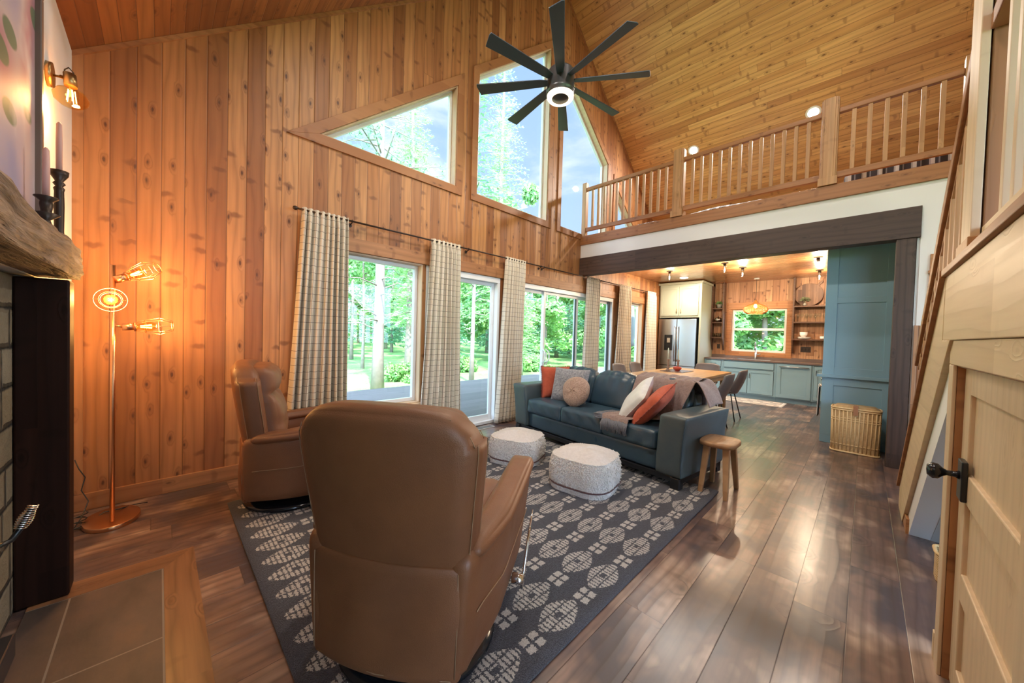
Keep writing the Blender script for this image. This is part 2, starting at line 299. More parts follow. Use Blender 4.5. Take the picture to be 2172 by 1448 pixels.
def _krug(m,n,b):
    P=n.sep(n.pos()); s1=n.m('FRACT',n.m('DIVIDE',n.m('ADD',P[0],50),.16)); s2=n.m('FRACT',n.m('ADD',n.m('DIVIDE',n.m('ADD',P[1],50),.42),n.m('MULTIPLY',n.m('FLOOR',n.m('DIVIDE',n.m('ADD',P[0],50),.16)),.37)))
    g=n.m('MULTIPLY',n.m('LESS_THAN',s1,.5),n.m('LESS_THAN',s2,.7)); n.put(b.inputs['Base Color'],n.mix(g,(.66,.65,.63),(.30,.31,.34))); b.inputs['Roughness'].default_value=.95
M['krug']=stripes('striped_cotton_rug',_krug)
def _wick(m,n,b):
    U=n.sep(n.uv()); 
    a=n.m('MULTIPLY',U[0],PI/.030); z=n.m('MULTIPLY',U[1],PI/.0095)
    w=n.m('MULTIPLY',n.m('SINE',a),n.m('SINE',z)); w2=n.m('ABSOLUTE',n.m('SINE',n.m('ADD',z,n.m('MULTIPLY',n.m('GREATER_THAN',n.m('SINE',a),0),PI/2))))
    f=n.noise(n.obj(),25,2); c=n.mix(n.mr(f,.3,.7,0,1),(.86,.60,.30),(.74,.48,.21)); c=n.mix(n.mr(w2,.0,.4,.55,0),c,(.36,.20,.07)); c=n.mix(n.mr(n.m('ABSOLUTE',n.m('SINE',a)),0,.25,.35,0),c,(.45,.26,.10))
    n.put(b.inputs['Base Color'],c); n.put(b.inputs['Normal'],n.bump(w2,.9,.006)); b.inputs['Roughness'].default_value=.5
M['wicker']=stripes('woven_willow',_wick)
M['cane']=plain('peeled_cane',(.85,.60,.30),.45,var=.2)
def _rattan(m,n,b):
    b.inputs['Base Color'].default_value=(.62,.26,.07,1); b.inputs['Roughness'].default_value=.5
M['rattan']=stripes('rattan_strip',_rattan)
def _art(m,n,b):
    P=n.pos(); w=n.noise(P,2.2,3,.6); v=n.sep(P)
    c=n.ramp(n.noise(n.vm('MULTIPLY',P,(1,1,.6)),1.1,2,.5,1.2),[(.30,(.16,.24,.42)),(.45,(.34,.30,.42)),(.55,(.50,.40,.40)),(.68,(.36,.13,.17)),(.8,(.55,.50,.46))])
    g=n.voro(n.vm('MULTIPLY',P,(1,1,2.2)),2.6); c=n.mix(n.mr(g['Distance'],.26,.30,.85,0),c,(.07,.14,.065))
    c=n.mix(n.mr(w,.56,.7,0,.8),c,(.62,.55,.56)); n.put(b.inputs['Base Color'],c); b.inputs['Roughness'].default_value=.6
M['art']=stripes('abstract_floral_canvas',_art)
M['frame_wood']=plain('grey_brown_frame',(.16,.11,.085),.45)
def leafm(name,c1,c2,tl=.35):
    m,n,b=newmat(name); r=n.node('ShaderNodeObjectInfo').outputs['Random']; f=n.noise(n.pos(),1.3,3,.7)
    c=n.mix(n.mr(f,.35,.65,0,1),c1,c2); n.put(b.inputs['Base Color'],c); b.inputs['Roughness'].default_value=.7; b.inputs['Specular IOR Level'].default_value=.2
    t=n.node('ShaderNodeBsdfTranslucent'); n.put(t.inputs[0],n.mix(.4,c,(.45,.65,.15))); mx=n.node('ShaderNodeMixShader'); mx.inputs[0].default_value=tl
    n.L.new(b.outputs[0],mx.inputs[1]); n.L.new(t.outputs[0],mx.inputs[2]); n.L.new(mx.outputs[0],n.N['Material Output'].inputs[0]); return m
M['leaf_a']=leafm('bright_leaves',(.34,.54,.20),(.17,.38,.17))
M['leaf_b']=leafm('conifer_needles',(.09,.26,.18),(.18,.38,.24))
M['leaf_c']=leafm('larch_needles',(.26,.50,.26),(.42,.62,.30))
M['leaf_d']=leafm('pine_needles',(.24,.46,.36),(.40,.58,.42))
def _grass(m,n,b):
    f=n.noise(n.pos(),.55,5,.65); g=n.noise(n.pos(),9,3,.7); c=n.ramp(f,[(.32,(.09,.25,.10)),(.48,(.20,.41,.12)),(.66,(.34,.52,.20))]); c=n.mix(n.mr(g,.4,.7,0,.4),c,(.36,.48,.18)); n.put(b.inputs['Base Color'],c); b.inputs['Roughness'].default_value=.9; n.put(b.inputs['Normal'],n.bump(g,1,.1))
M['grass']=stripes('meadow_grass',_grass)
# ------------------------------------------------------------------ world: blue sky with clouds
W=bpy.data.worlds.new('sky'); S.world=W; W.use_nodes=True; n=NT(W.node_tree); bg=n.N['Background']
d=n.vm('NORMALIZE',n.node('ShaderNodeTexCoord').outputs['Generated']); Z=n.sep(d)
az=n.m('MAXIMUM',n.m('ADD',Z[2],.25),.08); cl=n.noise(n.xyz(n.m('DIVIDE',Z[0],az),n.m('DIVIDE',Z[1],az),0.3),1.9,6,.55,.4)
g=n.ramp(n.mr(Z[2],-.05,.75,0,1),[(0,(.62,.73,.90)),(.4,(.47,.62,.92)),(1,(.33,.50,.88))])
fillf=n.mr(n.m('ADD',n.m('MULTIPLY',Z[1],.85),n.m('MULTIPLY',Z[0],.5)),.25,-.35,0,1,'SMOOTHSTEP')
n.put(bg.inputs[0],n.mix(n.m('MULTIPLY',fillf,.9),n.mix(n.mr(cl,.46,.62,0,.9,'SMOOTHSTEP'),g,(.88,.91,.96)),(.54,.75,1.0)))
# sky half behind the house boosted and tinted blue as added room fill
n.put(bg.inputs[1],n.mr(n.m('ADD',n.m('MULTIPLY',Z[1],.85),n.m('MULTIPLY',Z[0],.5)),.25,-.35,SKY,SKY*SKYFILL,'SMOOTHSTEP'))
sun_d=bpy.data.lights.new('sun','SUN'); sun=bpy.data.objects.new('sun',sun_d); COL.objects.link(sun); sun_d.energy=SUN; sun_d.angle=.02; sun_d.color=(1,.95,.86)
sun.rotation_euler=Vector((.22,.60,-.80)).to_track_quat('-Z','Y').to_euler()
# ------------------------------------------------------------------ mesh helper
class B:
    def __init__(s): s.v=[]; s.f=[]; s.uv=None; s.sm=[]
    def add(s,vs,fs,smooth=False,uvs=None):
        o=len(s.v); s.v+= [tuple(v) for v in vs]; s.f+=[tuple(i+o for i in f) for f in fs]; s.sm+=[smooth]*len(fs)
        if uvs is not None:
            if s.uv is None: s.uv=[(0,0)]*o
            s.uv+=list(uvs)
        elif s.uv is not None: s.uv+=[(0,0)]*len(vs)
        return s
    def box(s,x0,x1,y0,y1,z0,z1,M_=None):
        vs=[Vector((x,y,z)) for z in (z0,z1) for y in (y0,y1) for x in (x0,x1)]
        if M_ is not None: vs=[M_@v for v in vs]
        return s.add(vs,[(0,2,3,1),(4,5,7,6),(0,1,5,4),(2,6,7,3),(0,4,6,2),(1,3,7,5)])
    def prism(s,poly,axis,a,b):   # poly in the two remaining axes, ccw or not
        k=len(poly)
        def P(p,t):
            return {'y':(p[0],t,p[1]),'x':(t,p[0],p[1]),'z':(p[0],p[1],t)}[axis]
        vs=[P(p,a) for p in poly]+[P(p,b) for p in poly]
        fs=[tuple(range(k)),tuple(range(2*k-1,k-1,-1))]+[(i,i+k,(i+1)%k+k,(i+1)%k) for i in range(k)]
        return s.add(vs,fs)
    def tube(s,pts,r,k=8,caps=True,closed=False):
        pts=[Vector(p) for p in pts]; n=len(pts); rs=r if hasattr(r,'__len__') else [r]*n; vs=[]; fs=[]
        up=None
        for i,p in enumerate(pts):
            t=(pts[(i+1)%n]-pts[i-1]) if closed else (pts[min(i+1,n-1)]-pts[max(i-1,0)])
            t.normalize()
            if up is None: up=Vector((0,0,1)) if abs(t.z)<.9 else Vector((1,0,0))
            a=t.cross(up)
            if a.length<1e-5: a=t.orthogonal()
            a.normalize(); b_=a.cross(t); up=b_
            for j in range(k):
                an=2*PI*j/k; vs.append(p+(a*math.cos(an)+b_*math.sin(an))*rs[i])
        for i in range(n if closed else n-1):
            i2=(i+1)%n
            for j in range(k): fs.append((i*k+j,i2*k+j,i2*k+(j+1)%k,i*k+(j+1)%k))
        if caps and not closed: fs+= [tuple(range(k)),tuple(range(n*k-1,n*k-k-1,-1))]
        return s.add(vs,fs,True)
    def cyl(s,p0,p1,r,k=20,r1=None):
        p0=Vector(p0);p1=Vector(p1); t=(p1-p0).normalized(); a=t.orthogonal().normalized(); b_=t.cross(a); r1=r if r1 is None else r1
        vs=[p0+(a*math.cos(2*PI*j/k)+b_*math.sin(2*PI*j/k))*r for j in range(k)]+[p1+(a*math.cos(2*PI*j/k)+b_*math.sin(2*PI*j/k))*r1 for j in range(k)]
        s.add(vs,[(j,(j+1)%k,(j+1)%k+k,j+k) for j in range(k)],True)
        o=len(s.v)-2*k; s.f+=[tuple(o+j for j in range(k-1,-1,-1)),tuple(o+k+j for j in range(k))]; s.sm+=[False,False]
        return s
    def lathe(s,prof,c=(0,0,0),k=24,mat=None,sx=1,sy=1):
        vs=[];fs=[]
        for (r,z) in prof:
            for j in range(k):
                v=Vector((r*math.cos(2*PI*j/k)*sx,r*math.sin(2*PI*j/k)*sy,z))
                if mat is not None: v=mat@v
                vs.append(v+Vector(c))
        for i in range(len(prof)-1):
            for j in range(k): fs.append((i*k+j,i*k+(j+1)%k,(i+1)*k+(j+1)%k,(i+1)*k+j))
        if prof[0][0]>1e-4: fs.append(tuple(range(k-1,-1,-1)))
        if prof[-1][0]>1e-4: fs.append(tuple(len(prof)*k-k+j for j in range(k)))
        return s.add(vs,fs,True)
    def rbox(s,dx,dy,dz,r,n=8,puff=0,c=(0,0,0),fn=None,M_=None):
        hx,hy,hz=dx/2,dy/2,dz/2; r=min(r,hx*.99,hy*.99,hz*.99); key={}; vs=[]; fs=[]
        def vid(p):
            k=tuple(round(q,5) for q in p)
            if k not in key:
                key[k]=len(vs)
                q=Vector((p[0]*hx,p[1]*hy,p[2]*hz)); inn=Vector((max(-hx+r,min(hx-r,q.x)),max(-hy+r,min(hy-r,q.y)),max(-hz+r,min(hz-r,q.z))))
                d=q-inn
                if d.length>1e-7: q=inn+d.normalized()*r
                if puff:
                    if abs(p[2])>.999: q.z+=math.copysign(puff*(1-p[0]**4)*(1-p[1]**4),p[2])
                    elif abs(p[0])>.999: q.x+=math.copysign(puff*.5*(1-p[2]**2)*(1-p[1]**4),p[0])
                    else: q.y+=math.copysign(puff*.5*(1-p[2]**2)*(1-p[0]**4),p[1])
                q=q+Vector(c)
                if fn: q=Vector(fn(q.x,q.y,q.z))
                if M_ is not None: q=M_@q
                vs.append(q)
            return key[k]
        # non-uniform stations concentrated at edges
        st=[]
        for i in range(n+1):
            t=-1+2*i/n; st.append(math.copysign(1-(1-abs(t))**1.35,t) if t else 0)
        for ax in range(3):
            for sg in (-1,1):
                for i in range(n):
                    for j in range(n):
                        qs=[]
                        for (a,b_) in ((i,j),(i+1,j),(i+1,j+1),(i,j+1)):
                            p=[0,0,0]; p[ax]=sg; p[(ax+1)%3]=st[a]; p[(ax+2)%3]=st[b_]; qs.append(vid(p))
                        fs.append(tuple(qs) if sg>0 else tuple(qs[::-1]))
        return s.add(vs,fs,True)
    def grid(s,fn,nu,nv,uvf=None,flip=False):
        vs=[fn(i/nu,j/nv) for j in range(nv+1) for i in range(nu+1)]; W_=nu+1
        fs=[(j*W_+i,j*W_+i+1,(j+1)*W_+i+1,(j+1)*W_+i) for j in range(nv) for i in range(nu)]
        if flip: fs=[f[::-1] for f in fs]
        uvs=[uvf(i/nu,j/nv) for j in range(nv+1) for i in range(nu+1)] if uvf else None
        return s.add(vs,fs,True,uvs)
    def make(s,name,mat,parent=None,bevel=0,seg=2,solid=0,subd=0,local=True,tr=None):
        off=Vector((0,0,0))
        if parent is not None and not local: off=parent.location
        me=bpy.data.meshes.new(name); me.from_pydata([Vector(v)-off for v in s.v],[],s.f)
        me.polygons.foreach_set('use_smooth',s.sm)
        if s.uv is not None:
            ul=me.uv_layers.new(name='UVMap'); 
            for lp in me.loops: ul.data[lp.index].uv=s.uv[lp.vertex_index]
        me.validate(); me.update()
        bm=bmesh.new(); bm.from_mesh(me); bmesh.ops.recalc_face_normals(bm,faces=bm.faces); bm.to_mesh(me); bm.free()
        o=bpy.data.objects.new(name,me); COL.objects.link(o)
        if isinstance(mat,str): mat=M[mat]
        me.materials.append(mat)
        if parent is not None: o.parent=parent
        if solid: md=o.modifiers.new('solid','SOLIDIFY'); md.thickness=solid; md.offset=0
        if bevel: md=o.modifiers.new('bevel','BEVEL'); md.width=bevel; md.segments=seg; md.limit_method='ANGLE'; md.angle_limit=.6
        if subd: md=o.modifiers.new('sub','SUBSURF'); md.levels=subd; md.render_levels=subd
        return o
def tag(o,label,cat,group=None):
    o['label']=label; o['category']=cat
    if group: o['group']=group
    return o
def thing(name,label,cat,loc=(0,0,0),rz=0,group=None):
    o=bpy.data.objects.new(name,None); COL.objects.link(o); o.location=loc; o.rotation_euler=(0,0,rz); o.empty_display_size=.1
    return tag(o,label,cat,group)
def struct(name,bb,mat,label=None,**k):
    o=bb.make(name,mat,**k); o['kind']='structure'
    if label: tag(o,label,name.split('_')[0])
    return o
def sroot(name,label,loc=(0,0,0)):
    o=bpy.data.objects.new(name,None); COL.objects.link(o); o.location=loc; o['kind']='structure'; tag(o,label,name.split('_')[0]); return o
def copy_tree(o,parent=None):
    c=o.copy(); COL.objects.link(c); c.parent=parent
    for ch in list(o.children):
        copy_tree(ch,c)
    return c
def light(name,kind,loc,power,color,parent=None,size=.05,rot=None,spread=None):
    d=bpy.data.lights.new(name,kind); o=bpy.data.objects.new(name,d); COL.objects.link(o); d.energy=power; d.color=color
    if kind=='AREA': d.shape='DISK'; d.size=size
    else: d.shadow_soft_size=size
    if spread and kind=='AREA': d.spread=spread
    if parent is not None: o.parent=parent; o.location=Vector(loc)
    else: o.location=loc
    if rot: o.rotation_euler=rot
    return o
# ================================================================== SETTING
YW=3.915; XF=-.43; XE=10.30; XL=5.70; RX=4.84; RZ=7.47; SL=.81; KC=2.80; YS=-1.25; YB=-5.0
def roof(x): return RZ-SL*abs(x-RX)
# floor
b=B(); b.box(-1.2,XE+.2,YB,YW+.15,-.25,0); struct('floor',b,'floor','wide brown and grey plank floor running through the whole room')
# window wall built in strips around its openings
x_l,x_r=-.6,10.5
RT=lambda x: roof(x)-.005
op=[ # x0,x1, bottom fn, top fn
 (1.12,2.77,lambda x:3.28,lambda x:3.28+(x-1.12)*SL*.985),
 (3.12,4.66,lambda x:3.28,lambda x:4.93+(x-3.12)*SL),
 (5.03,6.58,lambda x:3.28,lambda x:6.17-(x-5.03)*SL),
 (6.93,8.56,lambda x:3.28,lambda x:4.60-(x-6.93)*SL),
 (1.28,2.31,lambda x:.46,lambda x:2.175),
 (2.36,3.63,lambda x:.0,lambda x:2.175),
 (4.02,7.00,lambda x:.0,lambda x:2.175),
 (7.38,8.42,lambda x:.50,lambda x:2.175)]
xs=sorted(set([x_l,x_r,RX]+[o[0] for o in op]+[o[1] for o in op]))
b=B()
for a,c in zip(xs,xs[1:]):
    mid=(a+c)/2; act=sorted([o for o in op if o[0]<=mid<=o[1]],key=lambda o:o[2](mid)); lo=lambda x:-.25
    for o in act:
        if o[2](mid)>lo(mid)+.001: b.prism([(a,lo(a)),(c,lo(c)),(c,o[2](c)),(a,o[2](a))],'y',YW,YW+.14)
        lo=o[3]
    b.prism([(a,lo(a)),(c,lo(c)),(c,RT(c)),(a,RT(a))],'y',YW,YW+.14)
struct('wall_north',b,'wall_pine','tall gable wall of vertical knotty pine boards around the windows')
# ceilings
def slab(x0,x1,y0,y1): return [(x0,roof(x0)),(x1,roof(x1)),(x1,roof(x1)+.16),(x0,roof(x0)+.16)]
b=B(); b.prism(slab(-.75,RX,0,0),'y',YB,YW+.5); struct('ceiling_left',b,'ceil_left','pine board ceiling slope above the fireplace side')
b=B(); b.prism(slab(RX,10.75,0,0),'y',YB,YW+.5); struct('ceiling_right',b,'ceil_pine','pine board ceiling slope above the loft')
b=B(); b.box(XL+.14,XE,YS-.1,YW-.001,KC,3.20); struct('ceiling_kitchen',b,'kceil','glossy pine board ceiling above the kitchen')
# fireplace wall, kitchen wall, stair wall
b=B(); b.box(XF-.15,XF,-1.6,YW,1.56,roof(XF)-.01); b.box(XF-.15,XF,2.86,YW,0,1.56); b.box(XF-.2,XF-.1,-1.6,2.86,0,1.56); struct('wall_west',b,'white','white wall above the mantel')
xs=[YB,1.30,2.44,YW]; b=B()
b.box(XE,XE+.15,YB,1.30,-.2,3.1); b.box(XE,XE+.15,2.44,YW+.14,-.2,3.1); b.box(XE,XE+.15,1.30,2.44,-.2,1.06); b.box(XE,XE+.15,1.30,2.44,2.13,3.1)
struct('wall_east',b,'wall_pine_y','kitchen back wall of vertical knotty pine boards')
b=B(); b.box(1.25,XE,YS-.12,YS,0,roof(1.25)); b2=B()
b=B()
for a,c in ((4.6,RX),(RX,XE)): b.prism([(a,0),(c,0),(c,roof(c)-.01),(a,roof(a)-.01)],'y',YS-.12,YS)
struct('wall_south',b,'wall_pine','brown pine wall along the far side of the stairs')
# loft front: white band, trim, beam, post, white wall right of the opening
b=B(); b.box(XL,XL+.14,YS,YW-.001,2.825,3.07); b.box(XL,XL+.14,YS,-.372,0.0,2.825); b.box(XL+.02,XL+.14,-.372,-.35,0,2.82)
struct('wall_loft',b,'white','white wall band under the loft edge and beside the dark post')
b=B(); b.box(XL-.03,XL+.16,YS,YW-.001,3.07,3.235); struct('trim_1',b,'rail','pine trim board along the loft floor edge',bevel=.004)
b=B(); b.box(XL-.03,XL+.15,-.372,YW-.002,2.495,2.823); struct('trim_2',b,'beam','long dark-stained beam over the kitchen opening',bevel=.004)
b=B(); b.box(XL-.015,XL+.15,-.345,-.20,0,2.494); struct('trim_3',b,'beamz','dark-stained post at the right end of the kitchen opening',bevel=.004)
b=B(); b.box(XL-.012,XL+.0,-.40,-.36,0,1.56); b.box(XL-.02,XL,YS,-.40,0,1.55); struct('trim_4',b,'wall_pine_y','pine wainscot panel behind the foot of the stairs')
# casing of doorway behind stairs
b=B(); b.box(XL-.035,XL-.001,-.60,-.445,1.56,2.30); b.box(XL-.055,XL-.001,-1.2,-.435,2.10,2.13); b.box(XL-.035,XL-.001,YS,-.60,2.13,2.30); struct('trim_5',b,'trimy','pine door casing on the white wall beside the stairs')
# corner strip and cornice along the gable
b=B(); b.box(XF,XF+.05,YW-.018,YW,0.125,roof(XF)); struct('trim_6',b,'trimz','narrow pine corner strip beside the white wall')
for i,(a,c,nm) in enumerate(((XF,RX,'left'),(RX,10.2,'right'))):
    b=B(); b.prism([(a,roof(a)-.04),(c,roof(c)-.04),(c,roof(c)-.002),(a,roof(a)-.002)],'y',YW-.022,YW-.0005); struct('trim_%d'%(7+i),b,'trimx','thin pine moulding under the %s ceiling slope'%nm)
b=B(); b.box(XF+.001,1.24,YW-.018,YW-.0005,0,.122); b.box(1.24,2.36,YW-.018,YW-.0005,0,.122); struct('baseboard_north',b,'trimx','pine baseboard along the window wall',bevel=.003)
# casings of the upper windows
def casing(bb,pts,w=.1,d=.02,y=YW):   # closed polygon of the opening, boards outside of it
    k=len(pts); P=[Vector(p) for p in pts]
    cx=sum((p for p in P),Vector((0,0)))/k
    def outline(off):
        out=[]
        for i in range(k):
            a,p,c=P[i-1],P[i],P[(i+1)%k]; e1=(p-a).normalized(); e2=(c-p).normalized(); n1=Vector((e1.y,-e1.x)); n2=Vector((e2.y,-e2.x))
            s=1+n1.dot(n2); out.append(p+(n1+n2)*off/s)
        return out
    sg=1
    O=outline(w)
    if sum((o-cx).length for o in O)<sum((p-cx).length for p in P): O=outline(-w)
    for i in range(k):
        q=[P[i],P[(i+1)%k],O[(i+1)%k],O[i]]
        bb.prism([(v.x,v.y) for v in q],'y',y-d,y-.0005)
    return O
def frame_ring(bb,pts,w,y0,y1):
    k=len(pts); P=[Vector(p) for p in pts]; cx=sum((p for p in P),Vector((0,0)))/k
    def outline(off):
        out=[]
        for i in range(k):
            a,p,c=P[i-1],P[i],P[(i+1)%k]; e1=(p-a).normalized(); e2=(c-p).normalized(); n1=Vector((e1.y,-e1.x)); n2=Vector((e2.y,-e2.x)); s=1+n1.dot(n2); out.append(p+(n1+n2)*off/s)
        return out
    I=outline(-w)
    if sum((o-cx).length for o in I)>sum((p-cx).length for p in P): I=outline(w)
    for i in range(k):
        q=[P[i],P[(i+1)%k],I[(i+1)%k],I[i]]; bb.prism([(v.x,v.y) for v in q],'y',y0,y1)
    return I
def window(idx,pts,label,cw=.1):
    r=sroot('window_%d'%idx,label,(pts[0][0],YW,pts[0][1]))
    bb=B(); casing(bb,pts,cw); bb.make('window_casing','rake',r,bevel=.002,local=False)
    bb=B(); J=frame_ring(bb,pts,.014,YW-.0005,YW+.10); bb.make('jamb','lightz',r,local=False)
    J=[(p.x,p.y) for p in J]
    bb=B(); I=frame_ring(bb,J,.036,YW+.10,YW+.145); bb.make('window_frame','vinyl',r,bevel=.004,local=False)
    bb=B(); bb.prism([(v.x,v.y) for v in I],'y',YW+.125,YW+.131); bb.make('pane','glass',r,local=False)
    return r
def pts_of(o): 
    x0,x1,bf,tf=o; p=[(x0,bf(x0)),(x1,bf(x1)),(x1,tf(x1)),(x0,tf(x0))]
    q=[]; 
    for a in p:
        if not q or (abs(a[0]-q[-1][0])+abs(a[1]-q[-1][1]))>.02: q.append(a)
    if abs(q[0][0]-q[-1][0])+abs(q[0][1]-q[-1][1])<.02: q.pop()
    return q
window(1,pts_of(op[0]),'triangular window high on the left of the gable, pine branches behind it')
window(2,pts_of(op[1]),'tall slant-topped window in the middle of the gable, tall green tree behind it')
window(3,pts_of(op[2]),'tall slant-topped window right of the gable centre, sky and cloud behind it')
window(4,pts_of(op[3]),'triangular window low on the gable behind the loft balusters')
def pwin(idx,o,label):
    p=pts_of(o); r=sroot('window_%d'%idx,label,(p[0][0],YW,p[0][1]))
    x0,x1=p[0][0],p[1][0]; z0,z1=p[0][1],p[2][1]
    bb=B(); bb.box(x0-.05,x1+.05,YW-.05,YW+.10,z0-.03,z0); bb.box(x0-.05,x1+.05,YW-.018,YW-.0005,z0-.12,z0-.03); bb.make('window_sill','lightx',r,bevel=.003,local=False)
    bb=B(); J=frame_ring(bb,p,.014,YW-.0005,YW+.10); bb.make('jamb','lightz',r,local=False); J=[(q.x,q.y) for q in J]
    bb=B(); I=frame_ring(bb,J,.042,YW+.09,YW+.145); bb.make('window_frame','vinyl',r,bevel=.004,local=False)
    bb=B(); bb.prism([(v.x,v.y) for v in I],'y',YW+.12,YW+.126); bb.make('pane','glass',r,local=False)
pwin(5,op[4],'picture window between the first two curtains, thick pale tree trunk behind it')
pwin(6,op[7],'narrow window nearest the refrigerator between checked curtains')
def sliders(idx,x0,x1,posts,label,dark=(),handle=None):
    r=sroot('door_%d'%idx,label,(x0,YW,0)); z1=2.175
    bb=B()
    bb.box(x0,x1,YW+.02,YW+.14,0.0,.045); bb.box(x0,x1,YW+.0,YW+.14,z1-.075,z1); bb.box(x0,x0+.05,YW+.0,YW+.14,.045,z1-.075); bb.box(x1-.05,x1,YW+.0,YW+.14,.045,z1-.075)
    bb.make('door_frame','vinyl',r,bevel=.004,local=False)
    X=[x0+.05]+posts+[x1-.05]
    for i,(a,c) in enumerate(zip(X,X[1:])):
        y=YW+(.05 if i%2 else .085); bb=B(); w=.05; a2=a-(.03 if i else 0); c2=c+(.03 if i<len(X)-2 else 0)
        bb.box(a2,a2+w,y,y+.032,.045,z1-.075); bb.box(c2-w,c2,y,y+.032,.045,z1-.075); bb.box(a2+w,c2-w,y,y+.032,.045,.13); bb.box(a2+w,c2-w,y,y+.032,z1-.125,z1-.075)
        p=bb.make('sliding_panel','vinyl',r,bevel=.003,local=False)
        g=B(); g.box(a2+w,c2-w,y+.012,y+.018,.13,z1-.125); q=g.make('pane','glass',r,local=False); q.parent=p
    for (a,c) in dark:
        bb=B(); bb.box(a,c,YW+.06,YW+.075,.05,z1-.08); bb.make('screen_edge','teal_frame',r,local=False)
    if handle:
        bb=B(); hx=handle
        for dx,dy in ((-.045,-.03),(.045,-.03)):
            bb.tube([(hx+dx,YW+.05,.86),(hx+dx,YW-.0,.885),(hx+dx*1.25,YW+dy,.93),(hx+dx*1.25,YW+dy,1.03),(hx+dx,YW-.0,1.075),(hx+dx,YW+.05,1.10)],.011,8)
        bb.make('door_handle','vinyl',r,local=False)
sliders(1,2.36,3.63,[],'glass patio door panel left of the sofa with the grey deck behind it')
sliders(2,4.02,7.00,[4.75,5.72],'wide sliding patio door behind the sofa with a pull handle',dark=[(5.66,5.70),(6.88,6.95)],handle=4.75)
# header boards over the lower openings
b=B(); b.box(1.20,8.50,YW-.025,YW-.0005,2.178,2.32); struct('trim_9',b,'trimx','long pine header board over the patio doors under the curtain rod',bevel=.003)
# kitchen window (in the x = XE wall)
r=sroot('window_7','kitchen window above the sink with a middle rail',(XE,1.87,1.06))
b=B()
for (y0,y1,z0,z1) in ((1.20,2.54,2.13,2.29),(1.20,1.30,.96,2.13),(2.44,2.54,.96,2.13),(1.30,2.44,.96,1.06)): b.box(XE-.02,XE-.0005,y0,y1,z0,z1)
b.make('window_casing','trimy',r,bevel=.003,local=False)
b=B(); b.box(XE,XE+.10,1.30,1.312,1.06,2.13); b.box(XE,XE+.10,2.428,2.44,1.06,2.13); b.box(XE,XE+.10,1.312,2.428,1.06,1.072); b.box(XE,XE+.10,1.312,2.428,2.118,2.13); b.make('jamb','trimy',r,local=False)
b=B()
for (y0,y1,z0,z1) in ((1.312,1.36,1.072,2.118),(2.38,2.428,1.072,2.118),(1.36,2.38,1.072,1.12),(1.36,2.38,2.075,2.118),(1.36,2.38,1.60,1.655)): b.box(XE+.06,XE+.11,y0,y1,z0,z1)
b.make('window_frame','vinyl',r,bevel=.004,local=False)
b=B(); b.box(XE+.085,XE+.09,1.36,2.38,1.12,1.60); b.make('lower_pane','glass',r,local=False); b=B(); b.box(XE+.085,XE+.09,1.36,2.38,1.655,2.075); b.make('upper_pane','glass',r,local=False)
# hearth
b=B(); b.box(XF,.024,-1.5,2.69,0,.004); struct('floor_hearth',b,'tile','dark slate hearth tiles in front of the fireplace')
b=B(); b.prism([(.024,-1.5),(.155,-1.5),(.155,2.84),(.024,2.69)],'z',0,.005); struct('trim_10',b,'border_y','plank border along the right edge of the slate hearth')
b=B(); b.prism([(XF,2.69),(.024,2.69),(.155,2.84),(XF,2.84)],'z',0,.005); struct('trim_11',b,'border_x','plank border along the far edge of the slate hearth')
b=B(); b.box(-.525,-.47,-1.0,2.80,.0,1.549); struct('wall_fireplace',b,'stone','stacked grey and tan field stone face of the fireplace')
# stairs side wall, with triangular nook
YR=-.265; tf=.115
b=B()
b.prism([(2.40,0),(2.30,0),(2.30,1.27),(2.42,1.27),(2.42,1.10)],'y',YR-.10,YR)
b.prism([(3.79,0),(4.02,0.0),(2.30,1.375),(2.30,1.27),(2.42,1.27),(2.42,1.10)],'y',YR-.10,YR)
struct('wall_stair',b,'white','white wall under the stairs around the triangular nook')
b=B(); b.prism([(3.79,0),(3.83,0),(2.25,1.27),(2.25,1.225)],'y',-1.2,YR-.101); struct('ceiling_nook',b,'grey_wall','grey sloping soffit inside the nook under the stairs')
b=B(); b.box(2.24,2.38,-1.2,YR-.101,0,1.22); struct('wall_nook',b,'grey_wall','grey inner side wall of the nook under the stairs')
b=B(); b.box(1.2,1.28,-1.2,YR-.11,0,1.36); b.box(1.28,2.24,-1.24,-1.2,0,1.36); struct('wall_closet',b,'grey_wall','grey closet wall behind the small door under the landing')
# fascia around landing, stringer boards
b=B(); b.box(.55,2.50,YR-.10,YR+.02,1.375,1.66); struct('trim_12',b,'lightx','wide pale fascia board along the landing edge',bevel=.003)
b=B(); b.box(.55,2.56,YR-.11,YR+.035,1.66,1.69); struct('trim_13',b,'trimx','pine cap strip along the top of the landing fascia',bevel=.003)
b=B(); b.box(1.10,2.36,YR-.005,YR+.012,1.275,1.374); struct('trim_14',b,'lightx','pale head casing over the small door under the landing',bevel=.003)
b=B(); b.box(2.27,2.365,YR,YR+.012,0,1.274); struct('trim_15',b,'lightz','pale side casing left of the small door under the landing',bevel=.003)
b=B(); b.box(2.266,2.2995,YR-.10,YR-.0005,0,1.2745); b.box(1.30,1.334,YR-.10,YR-.0005,0,1.2745); b.box(1.334,2.266,YR-.10,YR-.0005,1.269,1.2745); struct('trim_17',b,'trimz','brown jamb around the small door under the landing')
b=B(); b.box(3.80,4.02,YR+.0005,YR+.016,0,.11); b.box(3.788,3.80,YR-.10,YR+.016,0,.11); struct('baseboard_nook',b,'trimx','short baseboard at the low tip of the nook under the stairs',bevel=.002)
b=B(); b.box(2.366,2.40,YR,YR+.014,0,.115); struct('baseboard_stair',b,'lightx','short pale baseboard block beside the small door',bevel=.003)
